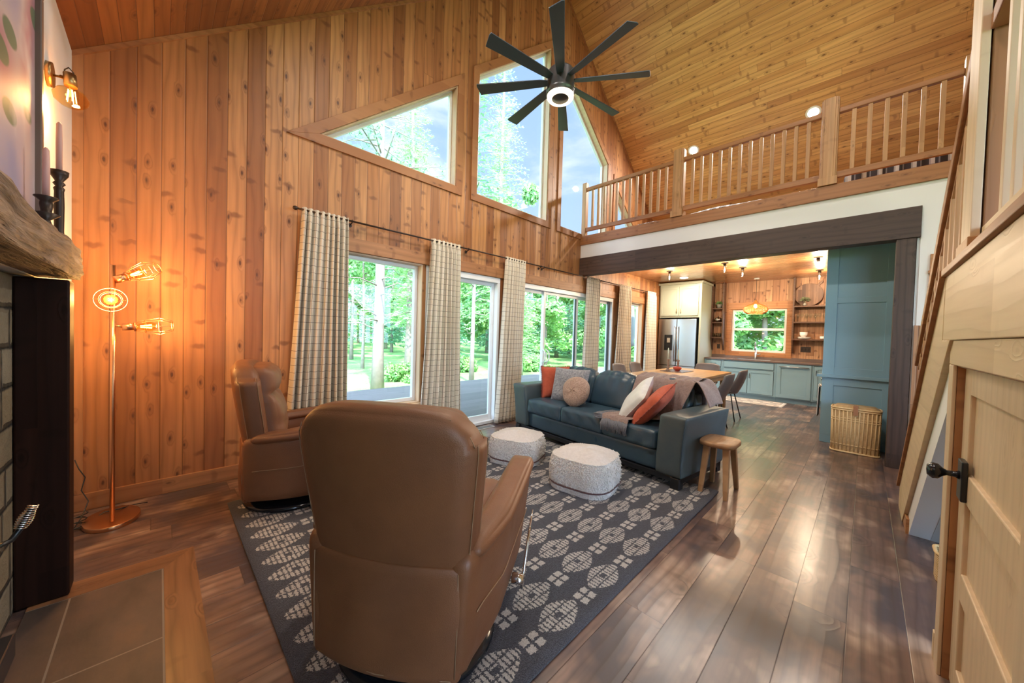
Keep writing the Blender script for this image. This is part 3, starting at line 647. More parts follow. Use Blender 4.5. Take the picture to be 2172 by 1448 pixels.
b=B(); b.box(1.20,1.33,YR-.005,YR+.012,0,1.274); struct('trim_16',b,'lightz','pale side casing right of the small door under the landing',bevel=.003)
b=B()  # unseen rear wall added to keep sun off the floor and shape sky fill
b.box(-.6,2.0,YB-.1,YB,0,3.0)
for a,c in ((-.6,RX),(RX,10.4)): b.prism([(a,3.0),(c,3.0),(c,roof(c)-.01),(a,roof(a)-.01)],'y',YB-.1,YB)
struct('wall_back',b,'white','unseen gable wall added far behind the camera to block the sun, open below for sky fill')
# ================================================================== DOOR 3 (small door under the landing)
r=sroot('door_3','small pale wooden panel door under the landing with a black knob',(2.25,YR,0))
b=B(); x0,x1=1.335,2.265; ya,yb=YR-.055,YR-.02; zt=1.268
for (a,c,z0,z1) in ((x0,x0+.10,.01,zt),(x1-.11,x1,.01,zt),(x0+.10,x1-.11,zt-.10,zt),(x0+.10,x1-.11,.76,.87),(x0+.10,x1-.11,.39,.49),(x0+.10,x1-.11,.01,.12)): b.box(a,c,ya,yb,z0,z1)
b.make('door_leaf','lightz',r,bevel=.004,local=False)
b=B(); b.box(x0+.09,x1-.10,ya+.004,yb-.014,.05,zt-.05); b.make('door_panel','lightz',r,local=False)
b=B(); b.box(2.115,2.195,YR-.02,YR-.004,.77,.92); p=b.make('knob_plate','black',r,bevel=.004,local=False)
b=B(); mt=Matrix.Rotation(-PI/2,3,'X'); b.lathe([(0.001,.082),(.020,.080),(.031,.066),(.029,.052),(.016,.040),(.010,.030),(.011,.01),(.017,0)],(2.155,YR-.004,.862),20,mt); b.make('door_knob','black_gloss',r,local=False)
b=B(); b.box(1.333,1.342,YR-.02,YR-.004,.85,.99); b.make('hinge','black',r,bevel=.002,local=False)
# ================================================================== STAIRCASE
st=thing('staircase','straight wooden stairs rising from the far post towards the landing','staircase',(4.2,-.3,0))
sl=.785
def strline(x): return 1.69-sl*(x-2.50)
b=B(); b.prism([(2.50,1.66),(4.38,1.69-sl*1.88),(4.40,0.0),(4.03,0.0),(2.30,1.375),(2.50,1.375)],'y',YR-.09,YR+.022); b.make('stringer','lightx',st,bevel=.003,local=False)
b=B(); b.prism([(2.50,1.69),(4.40,1.69-sl*1.90),(4.40,1.655-sl*1.90),(2.50,1.655)],'y',YR-.10,YR+.04); b.make('stringer_cap','trimx',st,bevel=.002,local=False)
for k in range(8):
    z=.21*(k+1)-.03; x=4.42-.262*(k+1)
    b=B(); b.box(x-.0,x+.29,YS+.01,YR-.095,z,z+.03); b.make('tread','stair',st,bevel=.004,local=False)
    b=B(); b.box(x+.255,x+.27,YS+.01,YR-.095,z-.18,z); b.make('riser','stair',st,local=False)
b=B(); b.box(.6,2.30,YS+.01,YR-.115,1.60,1.66); struct('floor_landing',b,'stair','wooden landing floor at the top of the first stair flight')
sr=thing('stair_railing','sloping pine handrail with balusters along the stairs','railing',(4.2,-.31,.3))
YH=-.312; hs=.785
def hz(x): return 1.26-.785*(x-4.22)
b=B(); b.prism([(2.30,hz(2.30)),(4.22,hz(4.22)),(4.20,hz(4.22)-.075),(2.30,hz(2.30)-.085)],'y',YH-.035,YH+.035); b.make('handrail','trimx',sr,bevel=.006,local=False)
b=B(); b.prism([(2.30,hz(2.30)-.085),(4.17,hz(4.20)-.085),(4.17,hz(4.20)-.115),(2.30,hz(2.30)-.12)],'y',YH-.018,YH+.018); b.make('fillet','trimx',sr,local=False)
for k in range(11):
    x=4.06-.155*k
    b=B(); b.box(x-.019,x+.019,YH-.019,YH+.019,strline(x)+.0,hz(x)-.10); b.make('baluster','post',sr,bevel=.002,local=False)
# landing newel with a stacked face board
np_=thing('newel_post','thick square newel post at the landing corner beside the stairs','post',(2.2,-.34,1.69))
b=B(); b.box(2.14,2.30,YR-.155,YR-.024,1.691,4.2); b.make('post_shaft','stair',np_,bevel=.004,local=False)
b=B(); b.box(2.13,2.31,YR-.018,YR+.006,1.691,4.2); b.make('face_board','lightz',np_,bevel=.003,local=False)
b=B(); b.box(2.125,2.36,YR-.16,YR+.012,1.6905,1.76); b.make('base_block','post',np_,bevel=.003,local=False)
lr=thing('landing_railing','near railing on the landing with pale square balusters','railing',(1.5,-.31,1.69))
b=B(); b.box(.70,2.13,-.335,-.285,1.73,1.79); b.make('bottom_rail','lightx',lr,bevel=.004,local=False)
b=B(); b.box(.70,2.13,-.34,-.28,2.50,2.56); b.make('top_rail','trimx',lr,bevel=.005,local=False)
for k in range(10):
    x=1.93-.125*k; b=B(); b.box(x-.018,x+.018,-.328,-.292,1.79,2.50); b.make('baluster','lightz',lr,bevel=.002,local=False)
# ================================================================== LOFT RAILING
lo=thing('loft_railing','long pine railing with square balusters along the loft edge','railing',(XL+.04,1.7,3.235))
XP=XL+.03
def lpost(yc,w,z1,cap=False):
    b=B(); b.box(XP-w/2,XP+w/2,yc-w/2,yc+w/2,3.236,z1); 
    if cap:
        b.box(XP-w/2-.012,XP+w/2+.012,yc-w/2+.02,yc+w/2-.02,3.32,z1-.0); b.box(XP-w/2+.02,XP+w/2-.02,yc-w/2-.012,yc+w/2+.012,3.32,z1); b.box(XP-w/2-.02,XP+w/2+.02,yc-w/2-.02,yc+w/2+.02,3.236,3.33)
    b.make('newel_post','post',lo,bevel=.003,local=False)
lpost(3.865,.085,4.24); lpost(2.145,.135,4.27,True); lpost(.395,.135,4.27,True); lpost(-.66,.10,4.25)
for (a,c) in ((2.22,3.82),(.47,2.07),(-.61,.32)):
    b=B(); b.box(XP-.03,XP+.03,a,c,4.085,4.145); b.make('top_rail','rail',lo,bevel=.008,local=False)
    b=B(); b.box(XP-.022,XP+.022,a,c,3.325,3.395); b.make('bottom_rail','rail',lo,bevel=.004,local=False)
    nb=round((c-a)/.127)-1
    for k in range(nb):
        y=a+(c-a)*(k+1)/(nb+1); b=B(); b.box(XP-.019,XP+.019,y-.019,y+.019,3.395,4.085); b.make('baluster','post',lo,bevel=.002,local=False)
# beds on the loft
def bed(y0,y1,x0,x1,label,h=.25):
    b=B(); 
    def fn(x,y,z): return (x,y,z+.012*math.sin(x*9)*math.cos(y*7) if z>3.3 else z)
    b.rbox(x1-x0,y1-y0,h,.09,12,.02,((x0+x1)/2,(y0+y1)/2,3.204+h/2+.045),fn); o=b.make('bed',M['plaid']); tag(o,label,'bed','plaid beds on the loft floor'); return o
bed(1.12,2.30,6.35,8.2,'dark plaid bed on the loft behind the middle balusters')
bed(-.95,.28,6.35,8.2,'dark plaid bed on the loft behind the rightmost balusters',.36)
b=B(); b.rbox(.5,.5,.20,.08,10,.02,(6.4,2.86,3.31)); tag(b.make('floor_cushion','plaid'),'plaid cushion on the loft floor behind the leftmost balusters','cushion')
# ================================================================== LIGHTS IN CEILINGS
def slope_light(x,y,label,vis=True,power=60,side=1):
    z=roof(x); t=thing('recessed_light',label,'ceiling light',(x,y,z),0,'round recessed lights in the sloped ceilings'); an=math.atan(SL)*side
    t.rotation_euler=(0,an,0)
    b=B(); b.lathe([(.075,-.004),(.10,-.010),(.105,-.002),(.105,.0)],(0,0,0),28); b.make('light_trim','ceramic',t)
    b=B(); b.cyl((0,0,-.006),(0,0,-.001),.074,28); b.make('lens','led',t)
    light('recessed_glow','AREA',(0,0,-.02),power,(1,.93,.84),t,.14)
slope_light(7.67,2.61,'recessed light in the loft ceiling above the first thick loft post',power=60)
slope_light(7.68,.75,'recessed light in the loft ceiling above the middle balusters near the second thick post',power=60)
# further lights of the room, above the top edge of the picture
for (x,y,l) in ((3.1,.6,'above the nearer pouf'),(1.3,.6,'above the nearest recliner'),(1.3,2.3,'above the recliner by the window wall'),(3.0,-2.2,'behind the stairs')): slope_light(x,y,'recessed light in the left ceiling slope '+l,power=CEIL_W,side=-1)
# kitchen bulbs
def kbulb(x,y,label):
    t=thing('ceiling_bulb_light',label,'ceiling light',(x,y,KC),0,'bare bulb ceiling lights in the kitchen')
    b=B(); b.cyl((0,0,-.012),(0,0,-.0005),.062,24); b.cyl((0,0,-.075),(0,0,-.012),.026,18); b.make('canopy','bronze',t)
    b=B(); b.lathe([(.018,-.075),(.022,-.09),(.045,-.125),(.047,-.145),(.036,-.172),(.001,-.185)],(0,0,0),20); b.make('bulb','clear',t)
    b=B(); b.lathe([(.001,-.10),(.010,-.11),(.013,-.135),(.008,-.155),(.001,-.16)],(0,0,0),10); b.make('filament','filament_soft',t)
    light('bulb_glow','POINT',(0,0,-.21),34,(1,.78,.54),t,.03)
for (x,y,l) in ((7.81,3.05,'bare bulb light on the kitchen ceiling nearest the refrigerator cabinet'),(7.55,1.93,'bare bulb light just behind the dark beam, left of centre'),(8.21,1.78,'bare bulb light on the kitchen ceiling in front of the sink window'),(7.95,.62,'bare bulb light beside the blue pantry panel, nearer one'),(9.34,.70,'bare bulb light beside the blue pantry panel, farther one')): kbulb(x,y,l)
t=thing('flush_ceiling_light','flat white round light on the kitchen ceiling before the refrigerator cabinet','ceiling light',(8.75,3.08,KC))
b=B(); b.cyl((0,0,-.02),(0,0,-.0005),.10,28); b.make('light_rim','ceramic',t); b=B(); b.cyl((0,0,-.026),(0,0,-.0205),.085,28); b.make('lens','led',t); light('disc_glow','AREA',(0,0,-.04),30,(1,.88,.70),t,.15)
# ================================================================== PENDANT over the sink
t=thing('pendant_lamp','rattan pendant lamp hanging in front of the kitchen sink window','lamp',(9.85,1.845,KC))
b=B(); b.cyl((0,0,-.02),(0,0,-.0005),.055,20); b.make('canopy','ceramic',t); b=B(); b.tube([(0,0,-.02),(0,0,-.50)],.004,6); b.make('cord','black',t)
b=B(); prof=[(.012,-.50),(.025,-.54),(.065,-.585),(.15,-.62),(.225,-.67),(.24,-.72),(.22,-.785),(.15,-.825)]
for j in range(56):
    a=2*PI*j/56; b.tube([(r_*math.cos(a),r_*math.sin(a),z_) for r_,z_ in prof],.0062,5)
for r_,z_ in prof[1:]: b.tube([(r_*math.cos(a),r_*math.sin(a),z_) for a in [2*PI*i/32 for i in range(32)]],.004,5,closed=True)
b.make('lamp_shade','rattan',t)
b=B(); b.cyl((0,0,-.58),(0,0,-.50),.02,12); b.make('socket','bronze',t); b=B(); b.lathe([(.012,-.58),(.035,-.63),(.036,-.66),(.001,-.69)],(0,0,0),14); b.make('bulb','filament_soft',t); light('pendant_glow','POINT',(0,0,-.71),14,(1,.66,.35),t,.03)
# ================================================================== CEILING FAN
FX,FY,FZ=2.98,2.365,3.97
t=thing('ceiling_fan','large dark ceiling fan with flat blades and a ring light hanging from a long rod','ceiling fan',(FX,FY,FZ))
b=B(); b.tube([(0,0,.2),(0,0,roof(FX)-FZ-.02)],.016,12); b.make('downrod','steel',t)
b=B(); b.cyl((0,0,roof(FX)-FZ-.12),(0,0,roof(FX)-FZ+.01),.08,24); b.make('canopy','fan_body',t)
b=B(); b.lathe([(.001,.22),(.05,.22),(.075,.17),(.13,.15),(.142,.13),(.142,-.04),(.150,-.05),(.150,-.075),(.142,-.08),(.142,-.10),(.125,-.13),(.10,-.132)],(0,0,0),36); b.make('motor_housing','fan_body',t)
b=B(); b.lathe([(.085,-.130),(.10,-.140),(.125,-.138),(.139,-.12),(.141,-.105)],(0,0,0),36); b.make('light_ring','led_warm',t)
b=B(); b.lathe([(.001,-.137),(.085,-.135),(.088,-.128),(.001,-.128)],(0,0,0),28); b.make('light_cap',M['slate_dark'],t)
light('fan_glow','AREA',(0,0,-.16),25,(1,.80,.55),t,.25)
A0=math.radians(45)
for k in range(8):
    a=math.radians(k*45-9.5); c_,s_=math.cos(a),math.sin(a); b=B()
    Mr=Matrix.Rotation(a,4,'Z')@Matrix.Translation((0,0,.045))@Matrix.Rotation(math.radians(13),4,'X')
    pl=[(.12,-.035),(.22,-.045),(.88,-.072),(.905,.035),(.90,.06),(.22,.045),(.12,.03)]
    vs=[Mr@Vector((x,y,z)) for z in (-.005,.005) for x,y in pl]; q=len(pl)
    b.add(vs,[tuple(range(q)),tuple(range(2*q-1,q-1,-1))]+[(i,i+q,(i+1)%q+q,(i+1)%q) for i in range(q)]); b.make('fan_blade','fan_blade',t,bevel=.003)
# ================================================================== FIREPLACE THINGS
t=thing('mantel_beam','rough weathered timber mantel over the stone fireplace','mantel',(XF,1.0,1.55))
def fn(x,y,z):
    n1=mnoise.noise(Vector((x*6,y*3.5,z*9)))*.016+mnoise.noise(Vector((x*20,y*7,z*45)))*.008
    e=(y-2.91); 
    return (x+(n1 if x>-.40 else 0),y+n1*.6,z+(n1 if z>1.60 else -abs(n1)*.3+.004))
b=B(); b.rbox(.145,3.9,.165,.012,30,0,(-.357,.96,1.6405),fn); b.make('beam_body','mantel',t,local=False)
b=B(); b.box(-.469,-.306,2.722,2.852,.006,1.548); tag(b.make('mantel_post',M['fpost'],bevel=.008),'dark timber post holding up the right end of the mantel','post')
t=thing('framed_painting','large framed painting of pale petals and green leaves leaning over the mantel','painting',(-.41,1.9,1.735))
b=B(); b.box(-.422,-.408,1.05,2.735,1.77,2.84); b.make('canvas','art',t,local=False)
b=B()
for (a,c,z0,z1) in ((1.02,2.77,1.731,1.775),(1.02,2.77,2.835,2.875),(1.02,1.06,1.775,2.835),(2.73,2.77,1.775,2.835)): b.box(-.428,-.388,a,c,z0,z1)
b.make('frame','frame_wood',t,bevel=.004,local=False)
def candlestick(x,y,h,label,tall):
    b=B()
    if tall: prof=[(.034,0),(.032,.015),(.018,.03),(.016,.05),(.0175,h*.5),(.016,h-.10),(.019,h-.085),(.012,h-.075),(.021,h-.062),(.013,h-.05),(.030,h-.02),(.032,h),(.012,h),(.012,h-.02),(.001,h-.02)]
    else: prof=[(.034,0),(.030,.02),(.016,.035),(.012,.05),(.040,h-.075),(.016,h-.065),(.020,h-.035),(.018,h-.02),(.036,h-.004),(.034,h),(.012,h),(.012,h-.02),(.001,h-.02)]
    b.lathe(prof,(0,0,0),18); o=b.make('candle_holder','bronze'); o.location=(x,y,1.738); tag(o,label,'candle holder'); return o
candlestick(-.35,2.82,.345,'tall dark candle holder at the right end of the mantel',True)
candlestick(-.35,2.54,.15,'short dark candle holder with a flared collar on the mantel',False)
for (x,y,z,h,l) in ((-.35,2.82,1.738+.326,.255,'tall pink taper candle in the tall holder on the mantel'),(-.35,2.54,1.738+.131,.23,'pink taper candle in the short holder on the mantel')):
    b=B(); b.lathe([(.0105,0),(.011,h*.6),(.0095,h-.01),(.004,h),(.001,h+.001)],(0,0,0),14); o=b.make('taper_candle','candle_pink'); o.location=(x,y,z); tag(o,l,'candle')
# wood stove: only its spring handle and ledge reach into the picture
t=thing('wood_stove','black wood stove with a coiled spring door handle','stove',(-.40,1.2,.006))
b=B(); b.box(-.462,-.36,.55,1.60,.10,1.05); b.make('stove_body','black',t,bevel=.01,local=False)
b=B(); b.box(-.462,-.40,.5,2.36,.006,.10); b.make('stove_base','slate_dark',t,bevel=.006,local=False)
hp=[(-.365,1.52,.75),(-.345,1.62,.72),(-.32,1.72,.705),(-.303,1.742,.705),(-.290,1.752,.728),(-.268,1.76,.785)]
b=B(); b.tube(hp,.0075,8); h=b.make('door_handle','black',t,local=False)
b=B(); p0=Vector((-.290,1.752,.730)); p1=Vector((-.266,1.761,.792)); ax=(p1-p0); e1=ax.orthogonal().normalized(); e2=ax.normalized().cross(e1); pp=[]
for i in range(120):
    f=i/119; a=f*2*PI*11; rr=.0105+.005*math.sin(PI*min(1,f*1.3)); pp.append(p0+ax*f+(e1*math.cos(a)+e2*math.sin(a))*rr)
b.tube(pp,.0018,5); o=b.make('spring_grip','chrome',h,local=False); o.location=-Vector(t.location)+Vector((0,0,0)); 
# (grandchild is authored in world coordinates)
# ================================================================== WALL SCONCE
t=thing('wall_sconce','brass wall lamp with a large amber globe bulb above the mantel','lamp',(XF,3.13,2.665))
b=B(); b.cyl((.001,0,0),(.022,0,0),.062,28); b.make('wall_plate','brass',t)
b=B(); b.tube([(.022,0,0),(.045,-.012,0),(.055,-.02,-.005)],.006,8); b.tube([(.05,-.018,0),(.085,-.05,-.01)],.0085,8); b.make('arm','brass',t)
b=B(); b.cyl((.083,-.052,.012),(.088,-.06,-.055),.024,18); b.make('socket','brass',t)
b=B(); pp=[(.06,-.03,0),(.065,-.04,.035),(.08,-.055,.045),(.098,-.065,.02),(.092,-.06,-.01)]; b.tube(pp,.003,6); b.make('cord_loop','black',t)
bm_=Matrix.Translation((.137,.122,-.115))
b=B(); b.lathe([(.016,.062),(.022,.05),(.05,.035),(.066,.008),(.060,-.022),(.035,-.045),(.001,-.052)],(.090,-.062,-.115),22); b.make('bulb','amber',t)
b=B()
for j in range(5):
    a=2*PI*j/5; b.tube([(.090+.012*math.cos(a),-.062+.012*math.sin(a),-.075),(.090+.018*math.cos(a),-.062+.018*math.sin(a),-.135)],.0022,5)
b.make('filament','filament',t)
light('sconce_glow','POINT',(.115,-.07,-.185),9,(1,.50,.17),t,.03)
# ================================================================== FLOOR LAMP
LX,LY=-.215,3.50
t=thing('floor_lamp','copper floor lamp with three wire cage shades in the corner','lamp',(LX,LY,.0))
b=B(); b.lathe([(.001,.0),(.995,.0),(1,.02),(.985,.028),(.001,.030)],(-.005,.09,0),40,Matrix.Diagonal((.135,.185,1))); b.make('base','copper',t,bevel=.002)
b=B(); b.cyl((0,0,.03),(0,0,1.725),.0125,16); b.make('pole','copper',t)
def cage(origin,dirv,L,rmax,tail):
    dirv=Vector(dirv).normalized(); q=dirv.to_track_quat('Z','Y').to_matrix()
    o=Vector(origin); T=lambda p: o+q@Vector(p)
    b=B(); b.tube([tail,o-dirv*.045],.006,8); a=b.make('lamp_arm','copper',t)
    b=B(); b.cyl(T((0,0,-.055)),T((0,0,.012)),.024,18); b.cyl(T((0,0,.0)),T((0,0,.008)),.031,20); s=b.make('socket','copper',a)
    b=B(); prof=[(.028,.008),(rmax*.72,L*.28),(rmax,L*.66),(rmax*.62,L)]
    for j in range(8):
        an=2*PI*j/8; b.tube([T((r_*math.cos(an),r_*math.sin(an),z_)) for r_,z_ in prof],.0018,5)
    for r_,z_ in prof[1:]: b.tube([T((r_*math.cos(2*PI*j/24),r_*math.sin(2*PI*j/24),z_)) for j in range(24)],.0018,5,closed=True)
    b.make('wire_shade','copper',a)
    b=B(); b.lathe([(.014,.012),(.020,.03),(.031,.065),(.031,.085),(.02,.105),(.001,.112)],o,16,q); b.make('bulb','amber',a)
    b=B()
    for j in range(5):
        an=2*PI*j/5; b.tube([T((.006*math.cos(an),.006*math.sin(an),.03)),T((.013*math.cos(an),.013*math.sin(an),.085))],.0019,5)
    b.make('filament','filament',a)
    light('lamp_glow','POINT',T((0,0,.135)),8,(1,.50,.13),a,.025)
cage((.055,.0,1.655),(.75,.30,.45),.185,.062,(.0,0,1.655))
cage((-.005,-.075,1.495),(.06,-.92,-.05),.14,.072,(0,0,1.495))
cage((.095,.005,1.325),(1,.12,.06),.19,.058,(0,0,1.33))
b=B(); b.tube([(-.19,.30,.40),(-.17,.28,.34),(-.14,.26,.28),(-.155,.24,.20),(-.12,.20,.13),(-.14,.12,.06),(-.17,.05,.012),(-.12,.10,.008),(-.05,.19,.034),(.02,.18,.036),(.09,.25,.02),(.16,.27,.008)],.0035,6)
pp=[(-.19+.07*math.cos(i*.45),.02+.03*math.sin(i*.45)+.004*i,.008+.0012*i) for i in range(44)]; b.tube(pp,.0035,6); b.make('power_cord','black',t)
# ================================================================== CURTAINS AND RODS
ZR=2.475; YC=YW-.085
def rod(x0,x1,label,fin=True,brs=()):
    t=thing('curtain_rod',label,'curtain rod',((x0+x1)/2,YC,ZR)); o=Vector(t.location)
    b=B(); b.cyl((x0,YC,ZR),(x1,YC,ZR),.0095,14); b.make('rod','bronze',t,local=False)
    if fin:
        b=B(); b.lathe([(.010,0),(.017,-.008),(.02,-.02),(.015,-.036),(.001,-.042)],(x0,YC,ZR),14,Matrix.Rotation(PI/2,3,'Y')); b.make('finial','bronze',t,local=False)
    for x in brs:
        b=B(); b.tube([(x,YC,ZR-.014),(x,YC-.014,ZR),(x,YC,ZR+.014)],.005,6); b.tube([(x,YC,ZR-.014),(x,YW-.028,ZR-.03)],.006,6); b.cyl((x,YW-.028,ZR-.03),(x,YW-.026,ZR-.03),.022,14); b.make('bracket','bronze',t,local=False)
rod(.92,4.50,'long dark curtain rod with a square end knob, left of the rod joint',brs=(1.42,2.95,4.46))
rod(4.50,5.66,'shorter dark curtain rod between the rod joint and the beam',fin=False,brs=(4.54,))
rod(5.86,9.02,'dark curtain rod beyond the dark beam over the dining windows',fin=False,brs=(6.34,8.38))
def curtain(xt0,xt1,xb0,xb1,zb,label,folds,seed,amp=.035,skew=0):
    rnd=random.Random(seed); ph=rnd.random()*6; W_=(xt1-xt0)*2.1
    t=thing('curtain',label,'curtain',((xb0+xb1)/2,YC,zb)); o=Vector(t.location)
    def fn(u,v):    # v 0 bottom..1 top
        z=zb+(ZR+.025-zb)*v; wt=v**.8
        x0=xb0+(xt0-xb0)*wt; x1=xb1+(xt1-xb1)*wt
        s=u*folds*2*PI+ph; am=amp*(1-.35*v)*(1+.3*math.sin(u*9+seed)); 
        if v>.95: am*=.55
        uu=u+.018*math.sin(s*1.0+1.2)*(1-v*.5)+.012*math.sin(3*PI*u+seed+2.2*v)
        y=YC-.004+am*math.sin(s+.5*math.sin(2.2*v+seed))+.010*math.sin(2*s+4*v)*(1-v)
        if v>.97: y=YC+.016*math.sin(s*1.0)
        return Vector((x0+(x1-x0)*uu,min(y,YW-.034),z))-o
    b=B(); b.grid(fn,150,40,lambda u,v:(u*W_,v*(ZR-zb))); b.make('cloth','curtain',t,solid=.002)
    b=B()
    def hem(u,v):
        p=fn(u,0); return Vector((p.x,p.y,p.z+.004-.016*(1-v)))
    b.grid(hem,120,1,lambda u,v:(u*W_,0)); b.make('hem','curtain',t,solid=.006)
curtain(.955,1.385,.80,1.41,.03,'widest checked curtain, beside the tan recliner at the left end of the rod',8.5,1,.04)
curtain(2.37,2.83,2.235,2.90,.03,'checked curtain between the picture window and the first patio door',7.5,2,.04)
curtain(3.66,4.07,3.52,4.00,.03,'checked curtain just behind the left arm of the sofa',7.5,3,.036)
curtain(5.84,6.27,5.72,6.25,.04,'checked curtain directly under the dark beam end',7.5,4)
curtain(7.08,7.62,6.92,7.68,.04,'checked curtain in the middle of the dining windows',8.5,5)
curtain(8.46,9.0,8.38,9.08,.04,'checked curtain beside the refrigerator',8.5,6)
# floor register
t=thing('floor_register','small metal floor register in front of the patio door','floor vent',(3.30,3.80,0)); b=B()
b.box(-.15,.15,-.055,.055,.0005,.006); b.make('register_frame','grate',t,bevel=.002); b=B()
for k in range(14): b.box(-.13+k*.019,-.121+k*.019,-.042,.042,.006,.008)
b.make('slots','black',t)
# ================================================================== RUG
b=B(); b.rbox(3.14,2.50,.016,.007,24,0,(1.94,2.12,.0085)); o=b.make('area_rug','rug')
tag(o,'large dark shag rug with pale leaf motifs under the seating','rug')
# ================================================================== RECLINERS
def recliner(loc,rz,label):
    t=thing('recliner',label,'recliner',loc,rz,'brown leather swivel recliners')
    b=B(); b.lathe([(.001,0),(.33,0),(.335,.012),(.33,.028),(.27,.04),(.06,.045),(.06,.13),(.001,.13)],(-.02,0,0),44); b.make('swivel_base','black_gloss',t)
    # side arms
    for s in (1,-1):
        def fa(x,y,z,s=s):
            k=(x+.30)/.78; top=(z-.10)/.46
            z=.10+(z-.10)*(1+.16*max(0,k)**1.5)
            x=x+.05*top*k
            y=y+s*.035*top*(.3+.7*k)-s*.02*(1-top)
            if x<-.05: y-=s*.045*min(1,(-x-.05)/.2)
            return (x,y,z)
        b=B(); b.rbox(.80,.115,.46,.05,12,.010,(.075,s*.325,.33),fa); a=b.make('arm','tan',t)
        b=B()
        def fp(x,y,z,s=s):
            k=(x+.30)/.78; 
            return (x+.05*k,y+s*.035*(.3+.7*k)-(s*.04*min(1,(-x-.05)/.2) if x<-.05 else 0),.10+(z-.10)*(1+.16*max(0,k)**1.5))
        b.rbox(.74,.13,.06,.03,12,.012,(.095,s*.325,.545),fp); b.make('arm_pad','tan',a)
        b=B(); pts=[]
        for i in range(15):
            x=-.27+.70*i/14; p=fa(x,s*.383,.33); pts.append((p[0],p[1]+s*.006,p[2]))
        b.tube(pts,.0028,5); b.make('stitching','thread',a)
    # seat, foot panel
    def fs(x,y,z): return (x,y,z+.05*(x/.45)-.012*math.cos(y*9)*0)
    b=B(); b.rbox(.62,.55,.17,.06,12,.02,(.16,0,.385),fs); b.make('seat','tan',t)
    b=B(); b.rbox(.07,.54,.30,.03,10,.015,(.465,0,.27)); b.make('foot_panel','tan',t)
    # lower back flap
    def fl(x,y,z):
        u=y/.30; w=(z-.10)/.40; x=x+.045*u*u-.004*math.sin(PI*w)+.008*math.cos(6*u+3*w)*math.sin(PI*w)
        return (x,y*(1-.03*(1-w)),z)
    b=B(); b.rbox(.035,.61,.41,.015,16,.003,(-.352,0,.305),fl); f=b.make('back_flap','tan',t)
    b=B(); b.tube([(-.331,.283,.125),(-.331,.287,.30),(-.331,.287,.495)],.0022,5); b.tube([(-.331,-.283,.125),(-.331,-.287,.30),(-.331,-.287,.495)],.0022,5); b.tube([(-.334,-.27,.118),(-.352,-.15,.118),(-.371,0,.118),(-.352,.15,.118),(-.334,.27,.118)],.0022,5); b.make('stitching','thread',f)
    # back shell and cushion
    lean=math.radians(9)
    def fb(x,y,z):
        w=(z-.46)/.60; hw=1.0
        if w>.80: hw=1-.16*((w-.80)/.20)**2
        hw*=.87+.13*min(1,max(0,w)/.75)
        y=y*hw; z2=z-(.035*(abs(y)/.33)**3 if w>.85 else 0)
        x=x-math.tan(lean)*(z-.46)+.05*(abs(y)/.34)**2+.03*max(0,w-.7)
        return (x,y,z2)
    b=B(); b.rbox(.15,.71,.64,.055,18,.012,(-.27,0,.745),fb); sh=b.make('back_shell','tan',t)
    def edge(yy,xx):
        out=[]
        for i in range(19):
            z=.44+.58*i/18; p=fb(xx,yy,z); out.append((p[0],p[1],p[2]))
        return out
    b=B()
    for s in (1,-1):
        L=edge(s*.352,-.325); b.tube(L,.0018,5); L=edge(s*.356,-.225); b.tube(L,.0018,5)
    top=[]
    for i in range(21):
        y=-.31+.62*i/20; p=fb(-.315,y,1.055); top.append((p[0]-.004,p[1],p[2]+.004))
    b.tube(top,.0018,5); b.make('stitching','thread',sh)
    def fc(x,y,z):
        x0=-math.tan(lean)*(z-.46); w=(z-.46)/.58
        seam=math.exp(-((w-.66)/.030)**2)*.026+math.exp(-((w-.30)/.045)**2)*.014
        bulge=.040*abs(math.sin(PI*min(1,max(0,w)/.66)))if w<.66 else .040*math.sin(PI*min(1,(w-.66)/.40))
        yy=y*(1-.12*max(0,w-.75)*4*.5)
        f=1 if x>-.17 else 0
        return (x+x0+f*(bulge*(1-(y/.30)**4)-seam)+.006*f*math.sin(y*31+z*13)*math.exp(-((w-.66)/.12)**2),yy,z)
    b=B(); b.rbox(.15,.57,.59,.055,22,.010,(-.16,0,.745),fc); b.make('back_cushion','tan',t)
    # side wings below the shell
    for s in (1,-1):
        b=B(); b.rbox(.10,.06,.40,.028,8,.004,(-.27,s*.275,.32)); b.make('side_panel','tan',t)
    # recline lever on the right
    b=B(); b.cyl((.12,-.39,.20),(.12,-.445,.20),.024,24); k=b.make('lever_hub','chrome',t)
    b=B(); b.tube([(.11,-.438,.165),(.13,-.440,.21),(.20,-.446,.33),(.30,-.452,.44)],[.006,.007,.007,.004],8); b.make('lever','chrome',k)
    return t
rc=recliner((.855,1.385,.017),math.radians(33),'tan leather recliner seen from the back, nearest the camera')
c2=copy_tree(rc); c2.location=(.80,3.22,.017); c2.rotation_euler=(0,0,math.radians(-14)); c2['label']='tan leather recliner by the window wall, its cushioned front to the right'
# ================================================================== SOFA
sa=math.atan2(.992,.127)   # direction of the sofa length
SO=Vector((3.215,1.09,.0165)); t=thing('sofa','blue-green leather three seat sofa with flared arms','sofa',SO,sa-PI/2)
